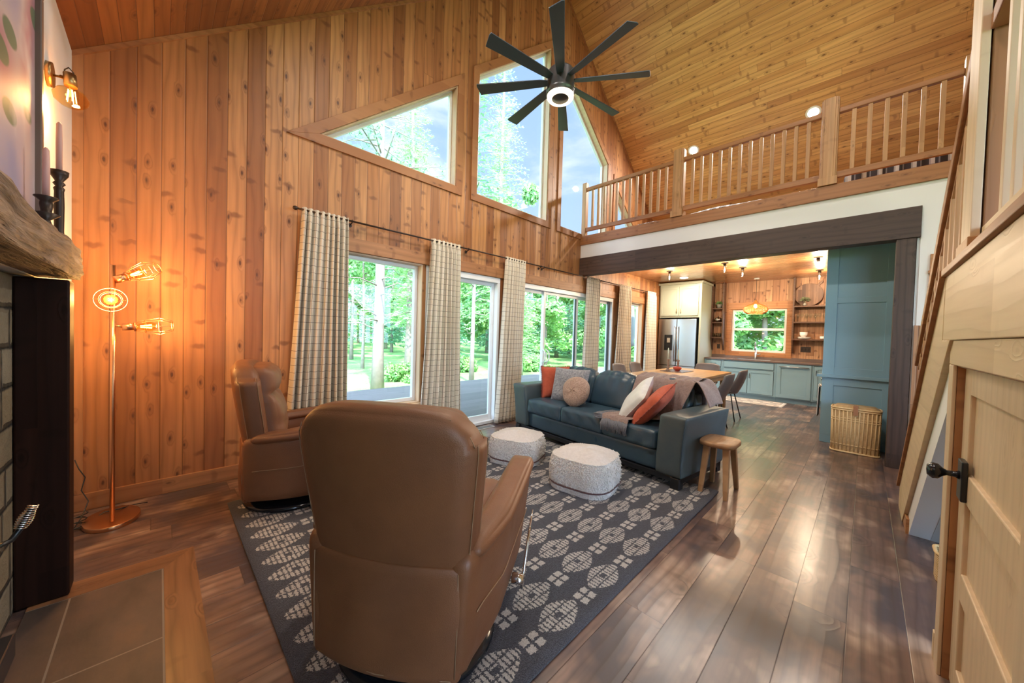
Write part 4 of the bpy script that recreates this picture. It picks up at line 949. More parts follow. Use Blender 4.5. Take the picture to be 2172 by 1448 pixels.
# local: x = depth (away from camera), y = along the length to the left
LEN=2.34; D=.86
def arm(y0,y1,s):
    def fn(x,y,z):
        w=(z-.10)/.55; y=y-(-s)*.0
        k=max(0,w)
        return (x-.025*k*k*(1 if x<.2 else 0),y+s*.045*k*k,z)
    b=B(); b.rbox(D,abs(y1-y0),.55,.022,12,.006,(D/2,(y0+y1)/2,.375),fn); a=b.make('arm','teal_worn' ,t)
    b=B(); b.tube([fn(.0-.001,y0+.01,.11+.53*i/8) for i in range(9)],.004,5); b.make('welt','teal',a)
arm(0,.25,-1); arm(LEN-.25,LEN,1)
b=B(); b.rbox(.80,LEN-.50,.20,.03,10,.006,(.43,LEN/2,.20)); b.make('base_panel','teal',t)
b=B(); b.box(.02,D-.02,.02,LEN-.02,.05,.10); b.make('plinth','black',t,bevel=.004)
for (x,y) in ((.0,.02),(.0,LEN-.10),(D-.09,.02),(D-.09,LEN-.10)): b=B(); b.box(x,x+.08,y,y+.08,0,.099); b.make('leg','black',t,bevel=.004)
cw=(LEN-.50)/3
for k in range(3):
    yc=.25+cw*(k+.5)
    def fs(x,y,z,k=k,yc=yc):
        fr=math.exp(-((x-.0)/.10)**2)
        return (x+.006*math.sin((y-yc)*34+2*math.sin(z*20+k))*fr*(1 if z<.46 else .3),y,z)
    b=B(); b.rbox(.66,cw-.004,.18,.032,18,.010,(.325,yc,.385),fs); b.make('seat_cushion','teal',t)
    def fb(x,y,z,k=k,yc=yc):
        w=(z-.45)/.42; g=.012*math.sin((y-yc)*38+k+2*w)*max(0,(w-.45))*2*(1 if x<.58 else .3)
        return (x+.22*w*.55+g,y,z-.03*((y-yc)/(cw/2))**2*max(0,min(1,(w-.5)*2))+.005*math.sin((y-yc)*44+k)*max(0,w-.8)*5)
    b=B(); b.rbox(.19,cw+.0,.42,.075,20,.03,(.58,yc,.665),fb); b.make('back_cushion','teal',t)
b=B(); b.rbox(.14,LEN-.44,.66,.03,10,.005,(.785,LEN/2,.43)); b.make('back_frame','teal_worn',t)
# helper: sofa-local to world
SM=Matrix.Translation(SO)@Matrix.Rotation(sa-PI/2,4,'Z')
def on_sofa(x,y,z): return SM@Vector((x,y,z))
def pillow(name,mat,w,h,d,loc,rot,label,cat='pillow',group=None,fringe=None,seam=None,round_=False,back=None):
    t=thing(name,label,cat,loc,0,group); t.rotation_euler=rot
    for side in ((1,-1)):
        def fn(u,v,side=side):
            if round_:
                r=u; a=v*2*PI; rr=r*w/2*(1+.03*math.sin(3*a)); return Vector((rr*math.cos(a),rr*math.sin(a),side*d/2*math.sqrt(max(0,1-r**2.6))+.004*math.sin(a*5+r*7)))
            p=2*u-1; q=2*v-1; pin=1-.055*(1-abs(q)**2)*(abs(p)**3) ; pin2=1-.055*(1-abs(p)**2)*(abs(q)**3)
            th=d/2*((1-p**4)*(1-q**4))**.55; th*=1+.05*math.sin(4*p+5*q)
            return Vector((p*w/2*pin,q*h/2*pin2,side*th))
        b=B(); b.grid(fn,26,26 if not round_ else 40,flip=side<0); 
        b.make('front_face' if side>0 else 'back_face',back if (back and side<0) else mat,t)
    if fringe:
        b=B(); rnd=random.Random(3)
        for e in range(4):
            for i in range(70):
                f=-1+2*i/69; pin=1-.055*(1-f*f)
                p=(f*w/2,pin*h/2) if e==0 else (f*w/2,-pin*h/2) if e==1 else (pin*w/2,f*h/2) if e==2 else (-pin*w/2,f*h/2)
                nx,ny=((0,1),(0,-1),(1,0),(-1,0))[e]; L=.016+rnd.random()*.008
                b.tube([(p[0]-nx*.004,p[1]-ny*.004,0),(p[0]+nx*L+rnd.uniform(-.004,.004),p[1]+ny*L+rnd.uniform(-.004,.004),rnd.uniform(-.006,.006))],[.0035,.0012],4)
        b.make('fringe',fringe,t)
    if seam:
        b=B(); k=.5
        pts=[(s_[0]*w/2*.99,s_[1]*h/2*.99,0) for s_ in ([(-1+2*i/12,1) for i in range(12)]+[(1,1-2*i/12) for i in range(12)]+[(1-2*i/12,-1) for i in range(12)]+[(-1,-1+2*i/12) for i in range(12)])]
        b.tube(pts,.003,5,closed=True); b.make('piping',seam,t)
    return t
def frame_rot(normal,up):
    n_=Vector(normal).normalized(); u=Vector(up); u=(u-n_*u.dot(n_)).normalized(); r=u.cross(n_); return Matrix((r,u,n_)).transposed().to_euler()
SD=(SM.to_3x3()@Vector((-1,0,0))); SU=Vector((0,0,1)); SLf=(SM.to_3x3()@Vector((0,1,0)))
OG='burnt orange fringed pillows'
pillow('throw_pillow','orange',.43,.43,.15,on_sofa(.42,1.98,.685),frame_rot(SD*.35-SLf*1.0+SU*.15,SU),'burnt orange fringed pillow standing at the left arm of the sofa','pillow',OG,'orange_fringe')
pillow('throw_pillow','fur',.50,.45,.16,on_sofa(.36,1.665,.685),frame_rot(SD*1.0-SLf*.30+SU*.30,SU),'grey furry pillow between the orange and the round pillow','pillow')
pillow('throw_pillow','sherpa',.375,.375,.17,on_sofa(.20,1.42,.655),frame_rot(SD*1.0-SLf*.1+SU*.34,SU),'round beige fleece pillow on the sofa seat','pillow',round_=True)
pillow('throw_pillow','white_cloth',.50,.45,.15,on_sofa(.30,.66,.665),frame_rot(SD*.50+SLf*.68+SU*.60,SU-SLf*1.0),'white pillow with a mauve back leaning beside the right orange pillow','pillow',seam='white_cloth',back='pink_cloth')
pillow('throw_pillow','orange',.50,.44,.16,on_sofa(.27,.44,.655),frame_rot(SD*.30+SLf*.72+SU*.66,SU-SLf*1.0),'burnt orange fringed pillow leaning against the right arm of the sofa','pillow',OG,'orange_fringe')
# throw blanket
t=thing('throw_blanket','mauve wool throw with grey fringe over the sofa back and seat','blanket',on_sofa(.4,.6,.5),sa-PI/2); OT=Vector((.4,.6,.5))
prof=[(.90,.55),(.90,.84),(.86,.905),(.76,.915),(.62,.875),(.51,.66),(.47,.50),(.36,.498),(.10,.506),(.0,.505),(-.022,.47)]
lft=[.78,.80,.82,.84,.86,.87,.86,.86,.88,.86,.84]; rgt=[.20,.19,.18,.18,.20,.25,.30,.38,.50,.54,.54]
def ip(L,f):
    i=min(len(L)-2,int(f*(len(L)-1))); g_=f*(len(L)-1)-i
    if hasattr(L[0],'__len__'): return tuple(a+(c-a)*g_ for a,c in zip(L[i],L[i+1]))
    return L[i]+(L[i+1]-L[i])*g_
def fn(u,v):
    x,z=ip(prof,v); a=ip(rgt,v); c=ip(lft,v); y=a+(c-a)*u; w=.008*math.sin(u*17+v*9)+.006*math.sin(u*31-v*14)
    return Vector((x-w*.4,y,z+abs(w)+.004))-OT
b=B(); b.grid(fn,44,60); b.make('blanket_cloth','blanket',t,solid=.006)
def fn2(u,v): # corner folded down over the right arm's rear
    x=.90-.30*u-.03*v; y=.20-.17*v**.7; z=.912-.015*u-.222*v**1.3+.008*math.sin(u*8+v*4); return Vector((x,y,z))-OT
b=B(); b.grid(fn2,16,16); b.make('folded_corner','blanket',t,solid=.007)
b=B(); rnd=random.Random(5)
for i in range(60):
    u=i/59; p=fn(u,1.0); q=[p,p+Vector((-.018,rnd.uniform(-.012,.012),-.05)),p+Vector((-.010+rnd.uniform(-.01,.008),rnd.uniform(-.02,.02),-.12))]
    b.tube(q,[.0055,.005,.0025],5)
for i in range(34):
    v=.72+.28*i/33; p=fn(1.0,v); q=[p,p+Vector((rnd.uniform(-.02,.01),.05,.0)),p+Vector((-.02+rnd.uniform(-.02,.02),.09,.001))]; b.tube(q,[.005,.0045,.0025],5)
b.make('fringe','fringe',t)
# ================================================================== POUFS
def pouf(x,y,rz,w,h,label,seed):
    t=thing('pouf',label,'pouf',(x,y,.017),rz,'ivory textured floor poufs')
    def fn(a,z):
        r=w/2*(1+.07*math.cos(4*a)*-1); k=z/h; r*=1-.09*(2*k-.85)**2-.05*max(0,k-.8)*4*.5; return r
    b=B()
    def side(u,v):
        a=2*PI*u; z=h*(.0+.90*v); r=fn(a,z)+.004*math.sin(a*3+seed); return Vector((r*math.cos(a),r*math.sin(a),z))
    b.grid(side,72,18); b.make('pouf_side','pouf',t)
    b=B()
    def top(u,v):
        a=2*PI*u; r0=fn(a,h*.90)+.004*math.sin(a*3+seed); rr=r0*(1-v); z=h*.90+h*.16*(1-(1-v)**2.2)+.008*math.sin(3*a+seed)*v*(1-v)*4; return Vector((rr*math.cos(a),rr*math.sin(a),z))
    b.grid(top,72,14); b.make('pouf_top','pouf_top',t)
    b=B(); k=72
    b.tube([((fn(2*PI*j/k,h*.17)+.004)*math.cos(2*PI*j/k),(fn(2*PI*j/k,h*.17)+.004)*math.sin(2*PI*j/k),h*.17) for j in range(k)],.0075,6,closed=True); b.make('braid_band','braid',t)
    b=B(); rnd=random.Random(seed)
    for i in range(2200):
        a=rnd.uniform(-PI,PI); 
        if rnd.random()<.72: a=rnd.uniform(math.radians(120),math.radians(250))-rz
        z=rnd.uniform(.004,h*.88) if rnd.random()<.8 else rnd.choice((.008,h*.89)); 
        if abs(z-h*.17)<.012: continue
        r=fn(a,z)+.004*math.sin(a*3+seed); p=Vector((r*math.cos(a),r*math.sin(a),z)); n_=Vector((math.cos(a),math.sin(a),0)); tt=Vector((-n_.y,n_.x,0))
        l=rnd.uniform(.007,.014); b.tube([p-n_*.002,p+n_*.007+tt*rnd.uniform(-.005,.005),p+n_*.006+Vector((0,0,-l*.6))+tt*rnd.uniform(-.008,.008)],[.0055,.005,.003],4)
    b.make('wool_loops','pouf_loops',t)
pouf(2.735,2.60,math.radians(20),.58,.285,'ivory pouf farther from the camera, beside the sofa base',1)
pouf(2.715,1.735,math.radians(8),.60,.315,'ivory pouf nearer the camera, with a plum braid band',2)
# ================================================================== STOOL
t=thing('side_stool','small wooden stool with a rounded seat beside the right arm of the sofa','stool',(3.55,.885,0.0))
b=B()
def fn(x,y,z):
    r=math.hypot(x/.17,y/.14); return (x,y,z-.010*(1-min(1,r)**2)*(1 if z>.45 else 0))
pl=[]; 
for i in range(40):
    a=2*PI*i/40; c_,s_=math.cos(a),math.sin(a); e=.5; pl.append((.180*math.copysign(abs(c_)**e,c_)*1.0,.142*math.copysign(abs(s_)**e,s_)))
zs=[(.90,.418),(1,.426),(1.0,.450),(.96,.459),(.6,.455),(.001,.450)]
vs=[];fs=[]
for (k,z) in zs: vs+=[(x*k,y*k,z) for x,y in pl]
for i in range(len(zs)-1):
    for j in range(40): fs.append((i*40+j,i*40+(j+1)%40,(i+1)*40+(j+1)%40,(i+1)*40+j))
fs.append(tuple(range(39,-1,-1))); b.add(vs,fs,True); b.make('seat','stool',t)
for sx in (-1,1):
    for sy in (-1,1):
        b=B(); tx,ty=sx*.105,sy*.075; bx_,by_=sx*.175,sy*.100
        q=.022; vs=[(bx_+a*.017,by_+c*.017,.0) for a,c in ((-1,-1),(1,-1),(1,1),(-1,1))]+[(tx+a*.027,ty+c*.025,.424) for a,c in ((-1,-1),(1,-1),(1,1),(-1,1))]
        b.add(vs,[(0,1,2,3),(7,6,5,4)]+[(i,i+4,(i+1)%4+4,(i+1)%4) for i in range(4)]); b.make('leg','stool_leg',t,bevel=.004)
# ================================================================== WICKER HAMPER
t=thing('wicker_hamper','willow hamper with a lid and a leather tab in front of the blue panel','basket',(6.13,.055,0))
HW,HD,HH=.435,.27,.55
_pl=[]
for i in range(2000):
    a=2*PI*i/2000; c_,s_=math.cos(a),math.sin(a); e=.34; _pl.append((HD/2*math.copysign(abs(c_)**e,c_),HW/2*math.copysign(abs(s_)**e,s_)))
_ac=[0]
for i in range(2000): _ac.append(_ac[-1]+math.dist(_pl[i],_pl[(i+1)%2000]))
import bisect
def rr(k,u):   # rounded rectangle, evenly spaced along its perimeter
    i=bisect.bisect(_ac,(u%1.0)*_ac[-1])-1; i=max(0,min(1999,i)); p=_pl[i]; q=_pl[(i+1)%2000]; f=((u%1.0)*_ac[-1]-_ac[i])/max(1e-9,_ac[i+1]-_ac[i]); return (k*(p[0]+(q[0]-p[0])*f),k*(p[1]+(q[1]-p[1])*f))
per=_ac[-1]
b=B(); b.grid(lambda u,v: Vector((*rr(.965+.035*v,u),.02+HH*.93*v)),120,6,lambda u,v:(u*per,v*HH)); b.make('woven_body','wicker',t)
b=B()
for z,k,r_ in ((.012,.99,.012),(HH*.955,1.01,.010)): b.tube([(*rr(k,j/60),z) for j in range(60)],r_,6,closed=True)
b.make('rim','cane',t)
b=B()
for j in range(36):
    x,y=rr(1.0,j/36); x0,y0=rr(.968,j/36); f=1.010
    b.tube([(x0*f,y0*f,.02),(x*f,y*f,HH*.95)],.007,5)
b.make('stakes','cane',t)
for z_ in (.10,.40,.425):
  for dz in (-.006,.006):
    b=B(); b.tube([(rr(1.0-.03*(1-z_/HH),j/72)[0]*(1.012+.010*(j%2)),rr(1.0-.03*(1-z_/HH),j/72)[1]*(1.012+.010*(j%2)),z_+dz*(1 if j%2 else -1)) for j in range(72)],.0045,5,closed=True); b.make('braided_strand','cane',t)
b=B(); b.grid(lambda u,v: Vector((*rr(1.01*(1-v)+.001,u),.535+.045*math.sin(min(1,v*4)*PI/2))),80,10,lambda u,v:(u*per,v*.2)); l=b.make('lid','wicker',t)
b=B(); b.tube([(*rr(1.02,j/60),.548) for j in range(60)],.010,6,closed=True); b.make('lid_rim','cane',l)
b=B(); b.box(-.165,-.155,-.022,.022,.475,.57); b.box(-.165,-.09,-.022,.022,.565,.59); b.make('leather_tab','leather_tab',t,bevel=.003)
# ================================================================== KITCHEN CABINETRY
def shaker(bb,x,y0,y1,z0,z1,st=.055,d=.02,face=-1):  # frame proud, on plane x facing -x
    bb.box(x-d,x,y0,y1,z0,z0+st); bb.box(x-d,x,y0,y1,z1-st,z1); bb.box(x-d,x,y0,y0+st,z0+st,z1-st); bb.box(x-d,x,y1-st,y1,z0+st,z1-st); bb.box(x-.008,x,y0+st,y1-st,z0+st,z1-st)
XKf=9.72
def base_unit(name,label,y0,y1,fronts,group='blue-green base cabinets along the sink wall'):
    t=thing(name,label,'cabinet',(XKf,(y0+y1)/2,0),0,group); 
    b=B(); b.box(XKf+.0,XE-.001,y0+.001,y1-.001,.10,.868); b.make('cabinet_body','blue_cab',t,local=False)
    b=B(); b.box(XKf+.05,XE-.01,y0+.001,y1-.001,.0,.099); b.make('toe_kick','blue_cab',t,local=False)
    for (kind,a,c,z0,z1) in fronts:
        b=B(); b.box(XKf-.0035,XKf-.0005,a-.006,c+.006,z0-.006,z1+.006); g=b.make('shadow_gap','gap',t,local=False)
        b=B()
        if kind=='drawer': b.box(XKf-.018,XKf-.004,a,c,z0,z1)
        else: shaker(b,XKf-.004,a,c,z0,z1,.06,.016)
        p=b.make('drawer_front' if kind=='drawer' else 'cabinet_door','blue_cab',t,bevel=.002,local=False)
        b=B(); o_=Vector(t.location)
        if kind=='drawer' and c-a<.6: b.tube([(XKf-.018,(a+c)/2-.06,(z0+z1)/2),(XKf-.04,(a+c)/2-.055,(z0+z1)/2),(XKf-.04,(a+c)/2+.055,(z0+z1)/2),(XKf-.018,(a+c)/2+.06,(z0+z1)/2)],.006,8)
        elif kind=='doorL': b.tube([(XKf-.018,a+.035,z1-.18),(XKf-.042,a+.035,z1-.175),(XKf-.042,a+.035,z1-.085),(XKf-.018,a+.035,z1-.08)],.006,8)
        elif kind=='doorR': b.tube([(XKf-.018,c-.035,z1-.18),(XKf-.042,c-.035,z1-.175),(XKf-.042,c-.035,z1-.085),(XKf-.018,c-.035,z1-.08)],.006,8)
        if b.v:
            h=b.make('pull','black',t,local=False); h.parent=p
base_unit('base_cabinet','narrow blue-green base cabinet with a drawer nearest the refrigerator',2.44,2.845,[('drawer',2.48,2.81,.70,.84),('doorL',2.48,2.81,.13,.665)])
base_unit('base_cabinet','wide blue-green sink cabinet with two doors under the window',1.385,2.438,[('drawer',1.43,2.41,.70,.84),('doorL',1.925,2.41,.13,.665),('doorR',1.43,1.915,.13,.665)])
t=thing('dishwasher','panelled dishwasher with a long bar handle beside the sink cabinet','dishwasher',(XKf,1.06,0))
b=B(); b.box(XKf,XE-.001,.772,1.383,.10,.868); b.make('dishwasher_body','blue_cab',t,local=False); b=B(); b.box(XKf+.05,XE-.01,.772,1.383,0,.099); b.make('toe_kick','blue_cab',t,local=False)
b=B(); shaker(b,XKf-.001,.785,1.368,.12,.85,.07,.018); b.make('front_panel','blue_cab',t,bevel=.002,local=False)
b=B(); b.tube([(XKf-.018,.84,.80),(XKf-.05,.84,.80)],.008,8); b.tube([(XKf-.018,1.31,.80),(XKf-.05,1.31,.80)],.008,8); b.tube([(XKf-.05,.82,.80),(XKf-.05,1.33,.80)],.009,8); b.make('bar_handle','steel',t,local=False)
base_unit('base_cabinet','narrow blue-green base cabinet right of the dishwasher',.20,.770,[('doorR',.24,.74,.13,.84)])
b=B(); b.box(XKf-.03,XE-.001,.20,1.53,.869,.905); b.box(XKf-.03,XKf+.07,1.53,2.21,.869,.905); b.box(XE-.14,XE-.001,1.53,2.21,.869,.905); b.box(XKf-.03,XE-.001,2.21,2.85,.869,.905); tag(b.make('countertop','counter',bevel=.004),'dark stone countertop along the sink wall','countertop')
t=thing('sink','undermounted steel sink below the kitchen window','sink',(10.0,1.87,.72)); b=B(); 
b.box(XKf+.075,XE-.145,1.535,2.205,.70,.706); b.box(XKf+.0705,XKf+.076,1.535,2.205,.706,.898); b.box(XE-.146,XE-.1405,1.535,2.205,.706,.898); b.box(XKf+.076,XE-.146,1.5305,1.536,.706,.898); b.box(XKf+.076,XE-.146,2.204,2.2095,.706,.898); b.make('basin','steel',t,local=False)
t=thing('faucet','tall steel pull-down faucet at the kitchen sink','faucet',(10.20,1.87,.906))
b=B(); b.lathe([(.028,0),(.026,.02),(.022,.03),(.022,.16),(.014,.165),(.013,.30)],(0,0,0),18); b.tube([(0,0,.29),(0,0,.36),(-.02,0,.40),(-.06,0,.41),(-.09,0,.38),(-.09,0,.30)],.012,12); b.make('spout','steel',t)
b=B(); b.tube([(-.09,0,.31),(-.09,0,.21)],[.014,.018],12); b.make('spray_head','steel',t); b=B(); b.tube([(0,-.02,.11),(0,-.10,.125)],.007,8); b.make('lever','steel',t)
# backsplash board
b=B(); b.box(XE-.018,XE-.0005,.20,2.845,.906,.975); struct('baseboard_counter',b,'counter','low dark stone backsplash along the counter')
# refrigerator and its cabinet
XFr=9.33
t=thing('refrigerator_cabinet','pale sage cabinet surround above and beside the refrigerator','cabinet',(XFr+.3,3.37,0))
b=B(); b.box(XFr,XE-.001,2.853,2.893,0,2.72); b.box(XFr+.1,XE-.001,3.872,3.90,0,2.72); b.box(XFr+.02,XE-.001,2.893,3.872,1.885,2.72); b.make('cabinet_body','cream_cab',t,local=False)
b=B(); b.box(XFr-.03,XE-.001,2.82,3.905,2.72,2.775); b.make('crown_moulding','cream_cab',t,bevel=.006,local=False)
for a,c,hx in ((2.925,3.375,3.335),(3.385,3.845,3.425)):
    b=B(); shaker(b,XFr+.018,a,c,1.93,2.66,.06,.018); p=b.make('cabinet_door','cream_cab',t,bevel=.002,local=False)
    b=B(); b.tube([(XFr,hx,1.99),(XFr-.025,hx,2.0),(XFr-.025,hx,2.09),(XFr,hx,2.10)],.006,8); h=b.make('pull','brass',t,local=False); h.parent=p
t=thing('refrigerator','stainless french door refrigerator with an ice dispenser','refrigerator',(9.7,3.38,0))
b=B(); b.box(XFr+.045,XE-.02,2.94,3.865,.02,1.85); b.make('refrigerator_body','black',t,local=False)
for a,c,hy in ((2.945,3.40,3.372),(3.408,3.862,3.436)):
    b=B(); b.box(XFr-.025,XFr+.04,a,c,.66,1.845); p=b.make('refrigerator_door','steel',t,bevel=.008,local=False)
    b=B(); b.tube([(XFr-.025,hy,.80),(XFr-.075,hy,.80)],.009,8); b.tube([(XFr-.025,hy,1.62),(XFr-.075,hy,1.62)],.009,8); b.tube([(XFr-.078,hy,.76),(XFr-.078,hy,1.66)],.012,10); h=b.make('bar_handle','steel',t,local=False); h.parent=p
b=B(); b.box(XFr-.025,XFr+.04,2.945,3.862,.07,.65); b.make('freezer_drawer','steel',t,bevel=.008,local=False)
b=B(); b.box(XFr-.034,XFr-.0255,3.50,3.70,1.04,1.44); d=b.make('ice_dispenser','black_gloss',t,bevel=.003,local=False)
b=B(); b.box(XFr-.042,XFr-.0345,3.55,3.63,1.24,1.36); q=b.make('dispenser_paddle','chrome',t,bevel=.002,local=False); q.parent=d
# pantry wall
XPn=6.43
t=thing('pantry_cabinet','tall blue-green panelled cabinet end right of the kitchen','cabinet',(XPn+.2,.1,0))
b=B(); b.box(XPn,XPn+.03,-.80,.405,0,KC-.002); b.box(XPn+.03,XPn+1.0,-.80,-.77,0,KC-.002); b.make('end_panel','blue_cab',t,local=False)
b=B()
X_=XPn-.0
for (z0,z1) in ((.0,.10),(.78,.90),(.90,1.02),(1.88,1.96),(2.60,KC-.002)): b.box(X_-.014,X_-.0002,-.80,.405,z0,z1)
for (y0,y1) in ((.285,.405),(-.235,-.165),(-.80,-.70)): b.box(X_-.0145,X_-.0003,y0,y1,.10,KC-.004)
b.make('panel_frame','blue_cab',t,bevel=.003,local=False)
b=B(); b.box(X_-.055,X_-.015,-.80,.46,.885,.925); b.make('ledge','blue_cab',t,bevel=.004,local=False)
t=thing('range','steel front edge of the range behind the blue panel end','oven',(6.9,.36,0))
b=B(); b.box(6.475,7.20,-.25,.39,.0,.90); b.make('oven_body','steel',t,bevel=.004,local=False)
b=B(); 
for k in range(4): b.cyl((6.62+.15*k,.39,.84),(6.62+.15*k,.425,.84),.022,16)
b.make('knobs','chrome',t,local=False)
b=B(); b.tube([(6.52,.43,.74),(7.16,.43,.74)],.012,10); b.tube([(6.55,.39,.74),(6.55,.43,.74)],.007,6); b.tube([(7.13,.39,.74),(7.13,.43,.74)],.007,6); b.make('oven_handle','chrome',t,local=False)
t=thing('dish_towel','pale towel hanging from the range handle','towel',(6.75,.44,.5)); b=B()
b.grid(lambda u,v: Vector((6.66+.22*u,.447+.006*math.sin(u*14)+.01*(1-v),.30+.45*v)),20,12); o=b.make('cloth','white_cloth',t,solid=.006,local=False)
# shelves
def shelves(y0,y1,zs,label,group='dark wooden shelf units beside the sink window'):
    t=thing('wall_shelf',label,'shelf',(XE-.1,(y0+y1)/2,zs[0]),0,group)
    for y in (y0,y1-.03):
        b=B(); b.prism([(XE-.20,zs[0]-.03),(XE-.20,2.795),(XE-.0205,2.795),(XE-.0205,zs[0]-.33),(XE-.05,zs[0]-.33)],'y',y,y+.03); b.make('side_bracket','shelf',t,bevel=.002,local=False)
    for z in zs:
        b=B(); b.box(XE-.215,XE-.0205,y0+.0305,y1-.0305,z-.03,z); b.make('shelf_board','shelf',t,bevel=.002,local=False)
    return t
shelves(2.565,2.85,(1.415,1.80,2.155),'left wall shelf unit between the refrigerator cabinet and the window')
shelves(.45,1.19,(1.415,1.80,2.155),'right wall shelf unit between the window and the blue panel')
# items on shelves
def leafball(b,c,r,n_,L,rnd,flat=.8):
    for i in range(n_):
        a=rnd.uniform(0,2*PI); e=rnd.uniform(-.2,1.2); d=Vector((math.cos(a)*math.cos(e),math.sin(a)*math.cos(e),math.sin(e)*flat)); p=Vector(c)+d*r*rnd.uniform(.3,1)
        s=d.cross(Vector((rnd.random(),rnd.random(),rnd.random()))).normalized()*L*.4; t_=d*L+Vector((0,0,-L*.2)); b.add([p-t_*.2,p+s,p+t_,p-s],[(0,1,2,3)])
t=thing('potted_plant','leafy potted plant on the top left kitchen shelf','plant',(XE-.115,2.69,2.1555))
b=B(); b.lathe([(.040,0),(.062,.08),(.066,.10),(.058,.10),(.05,.085),(.001,.085)],(0,0,0),20); b.make('pot','pot',t)
b=B(); leafball(b,(-.01,.0,.115),.07,120,.036,random.Random(1)); b.make('foliage','leaf_a',t)
t=thing('teapot','round silver teapot on the middle left kitchen shelf','teapot',(XE-.115,2.70,1.8005))
b=B(); b.lathe([(.03,0),(.07,.02),(.09,.06),(.075,.10),(.03,.125),(.008,.13),(.012,.145),(.001,.152)],(0,0,0),24); b.make('pot_body','chrome',t); b=B(); b.tube([(0,-.075,.05),(0,-.11,.085),(0,-.125,.10)],[.014,.009,.006],8); b.make('spout','chrome',t)
def glass(x,y,z,label,group,stem=False):
    if stem: prof=[(.030,0),(.028,.004),(.004,.008),(.004,.07),(.02,.085),(.034,.115),(.036,.14),(.028,.185),(.026,.185),(.033,.14),(.001,.092)]
    else: prof=[(.028,0),(.036,.03),(.037,.07),(.030,.10),(.028,.10),(.034,.07),(.033,.03),(.001,.008)]
    b=B(); b.lathe(prof,(0,0,0),18); o=b.make('wine_glass' if stem else 'tumbler','clear'); o.location=(x,y,z); tag(o,label,'glass',group); return o
for k in range(5): glass(XE-.12+.02*(k%2),2.615+.045*k+.0,1.4155,'clear tumbler left of the rightmost one on the bottom left kitchen shelf','clear tumblers on the bottom left shelf') if k else glass(XE-.12,2.625,1.4155,'rightmost clear tumbler on the bottom left kitchen shelf','clear tumblers on the bottom left shelf')
for k in range(8):
    glass(XE-.08-.075*(k%2),1.10-.075*k,1.8005,('leftmost' if k==0 else 'rightmost')+' stemmed wine glass on the middle right kitchen shelf' if k in(0,7) else 'stemmed wine glass inside the row, between the end glasses, on the middle right kitchen shelf','wine glasses on the middle right shelf',True)
t=thing('cutting_board','large round cutting board with a handle on the top right kitchen shelf','cutting board',(XE-.09,.93,2.1555)); t.rotation_euler=(0,math.radians(-0),0)
b=B(); Rb=.25; pts=[]
for i in range(60):
    a=2*PI*i/60; pts.append((Rb*math.cos(a),Rb+Rb*math.sin(a)))
h0=math.radians(52); cc=Vector((0,Rb)); dv=Vector((-math.cos(h0),math.sin(h0))); sv=Vector((dv.y,-dv.x))
b.prism([(y,z) for y,z in pts],'x',-.012,.012); b.make('board','board',t,bevel=.003)
b=B(); q=[cc+dv*(Rb-.03)+sv*.035,cc+dv*(Rb+.03)+sv*.022,cc+dv*(Rb+.10)+sv*.026,cc+dv*(Rb+.13),cc+dv*(Rb+.10)-sv*.026,cc+dv*(Rb+.03)-sv*.022,cc+dv*(Rb-.03)-sv*.035]; b.prism([(v.x,v.y) for v in q],'x',-.0115,.0115); hd=b.make('handle','board',t,bevel=.003)
b=B(); p=cc+dv*(Rb+.11); b.tube([(0,p.x,p.y),(-.02,p.x-.02,p.y+.08),(0,p.x-.045,p.y+.17),(0.01,p.x-.03,p.y+.08),(0,p.x,p.y)],.003,5); b.make('hanging_loop','leather_tab',hd)
t=thing('bud_vase','small vase of sage sprigs before the cutting board on the top right shelf','vase',(XE-.165,.985,2.1555)); b=B(); b.lathe([(.022,0),(.032,.025),(.02,.055),(.012,.065),(.001,.06)],(0,0,0),16); b.make('vase','pot',t); b=B(); leafball(b,(0,0,.12),.085,60,.04,random.Random(2)); 
for k in range(6): b.tube([(0,0,.05),(.02*math.cos(k),.05*math.sin(k*2),.17)],.0015,4)
b.make('sprigs','dry_leaf',t)
for k in range(4):
    b=B(); b.lathe([(.05,0),(.115,.016),(.118,.020),(.05,.006),(.001,.005)],(0,0,0),28); o=b.make('dinner_plate','ceramic'); o.location=(XE-.13,.97,1.4155+.010*k); tag(o,['white dinner plate at the bottom of the stack on the lower right shelf','second white dinner plate from the bottom of the stack on the lower right shelf','third white dinner plate from the bottom of the stack on the lower right shelf','topmost white dinner plate of the stack, under the bowls'][k],'plate','white dinner plates on the lower right shelf')
for k in range(4):
    b=B(); b.lathe([(.035,0),(.062,.03),(.072,.055),(.069,.055),(.058,.03),(.001,.006)],(0,0,0),24); o=b.make('bowl','ceramic'); o.location=(XE-.13,.985,1.4155+.052+.016*k); tag(o,['lowest white bowl of the stack standing on the plates','second white bowl from the bottom on the plates','third white bowl from the bottom on the plates','topmost white bowl of the stack on the plates'][k],'bowl','white bowls on the lower right shelf')
for k in range(2):
    b=B(); b.lathe([(.025,0),(.045,.02),(.052,.045),(.049,.045),(.04,.02),(.001,.006)],(0,0,0),20); o=b.make('bowl','ceramic'); o.location=(XE-.13,.66,1.4155+.025*k); tag(o,'small white bowl right of the plates, '+('lower' if k==0 else 'upper')+' of two','bowl','white bowls on the lower right shelf')
def swplate(y0,y1,z0,z1,label,n_):
    t=thing('switch_plate',label,'switch plate',(XE,(y0+y1)/2,z0)); b=B(); b.box(XE-.007,XE-.0005,y0,y1,z0,z1); b.make('plate','plate_metal',t,bevel=.002,local=False)
    for k in range(n_):
        y=y0+(y1-y0)*(k+.5)/n_; b=B(); b.box(XE-.012,XE-.0075,y-.012,y+.012,(z0+z1)/2-.025,(z0+z1)/2+.025); b.make('switch','bronze',t,bevel=.001,local=False)
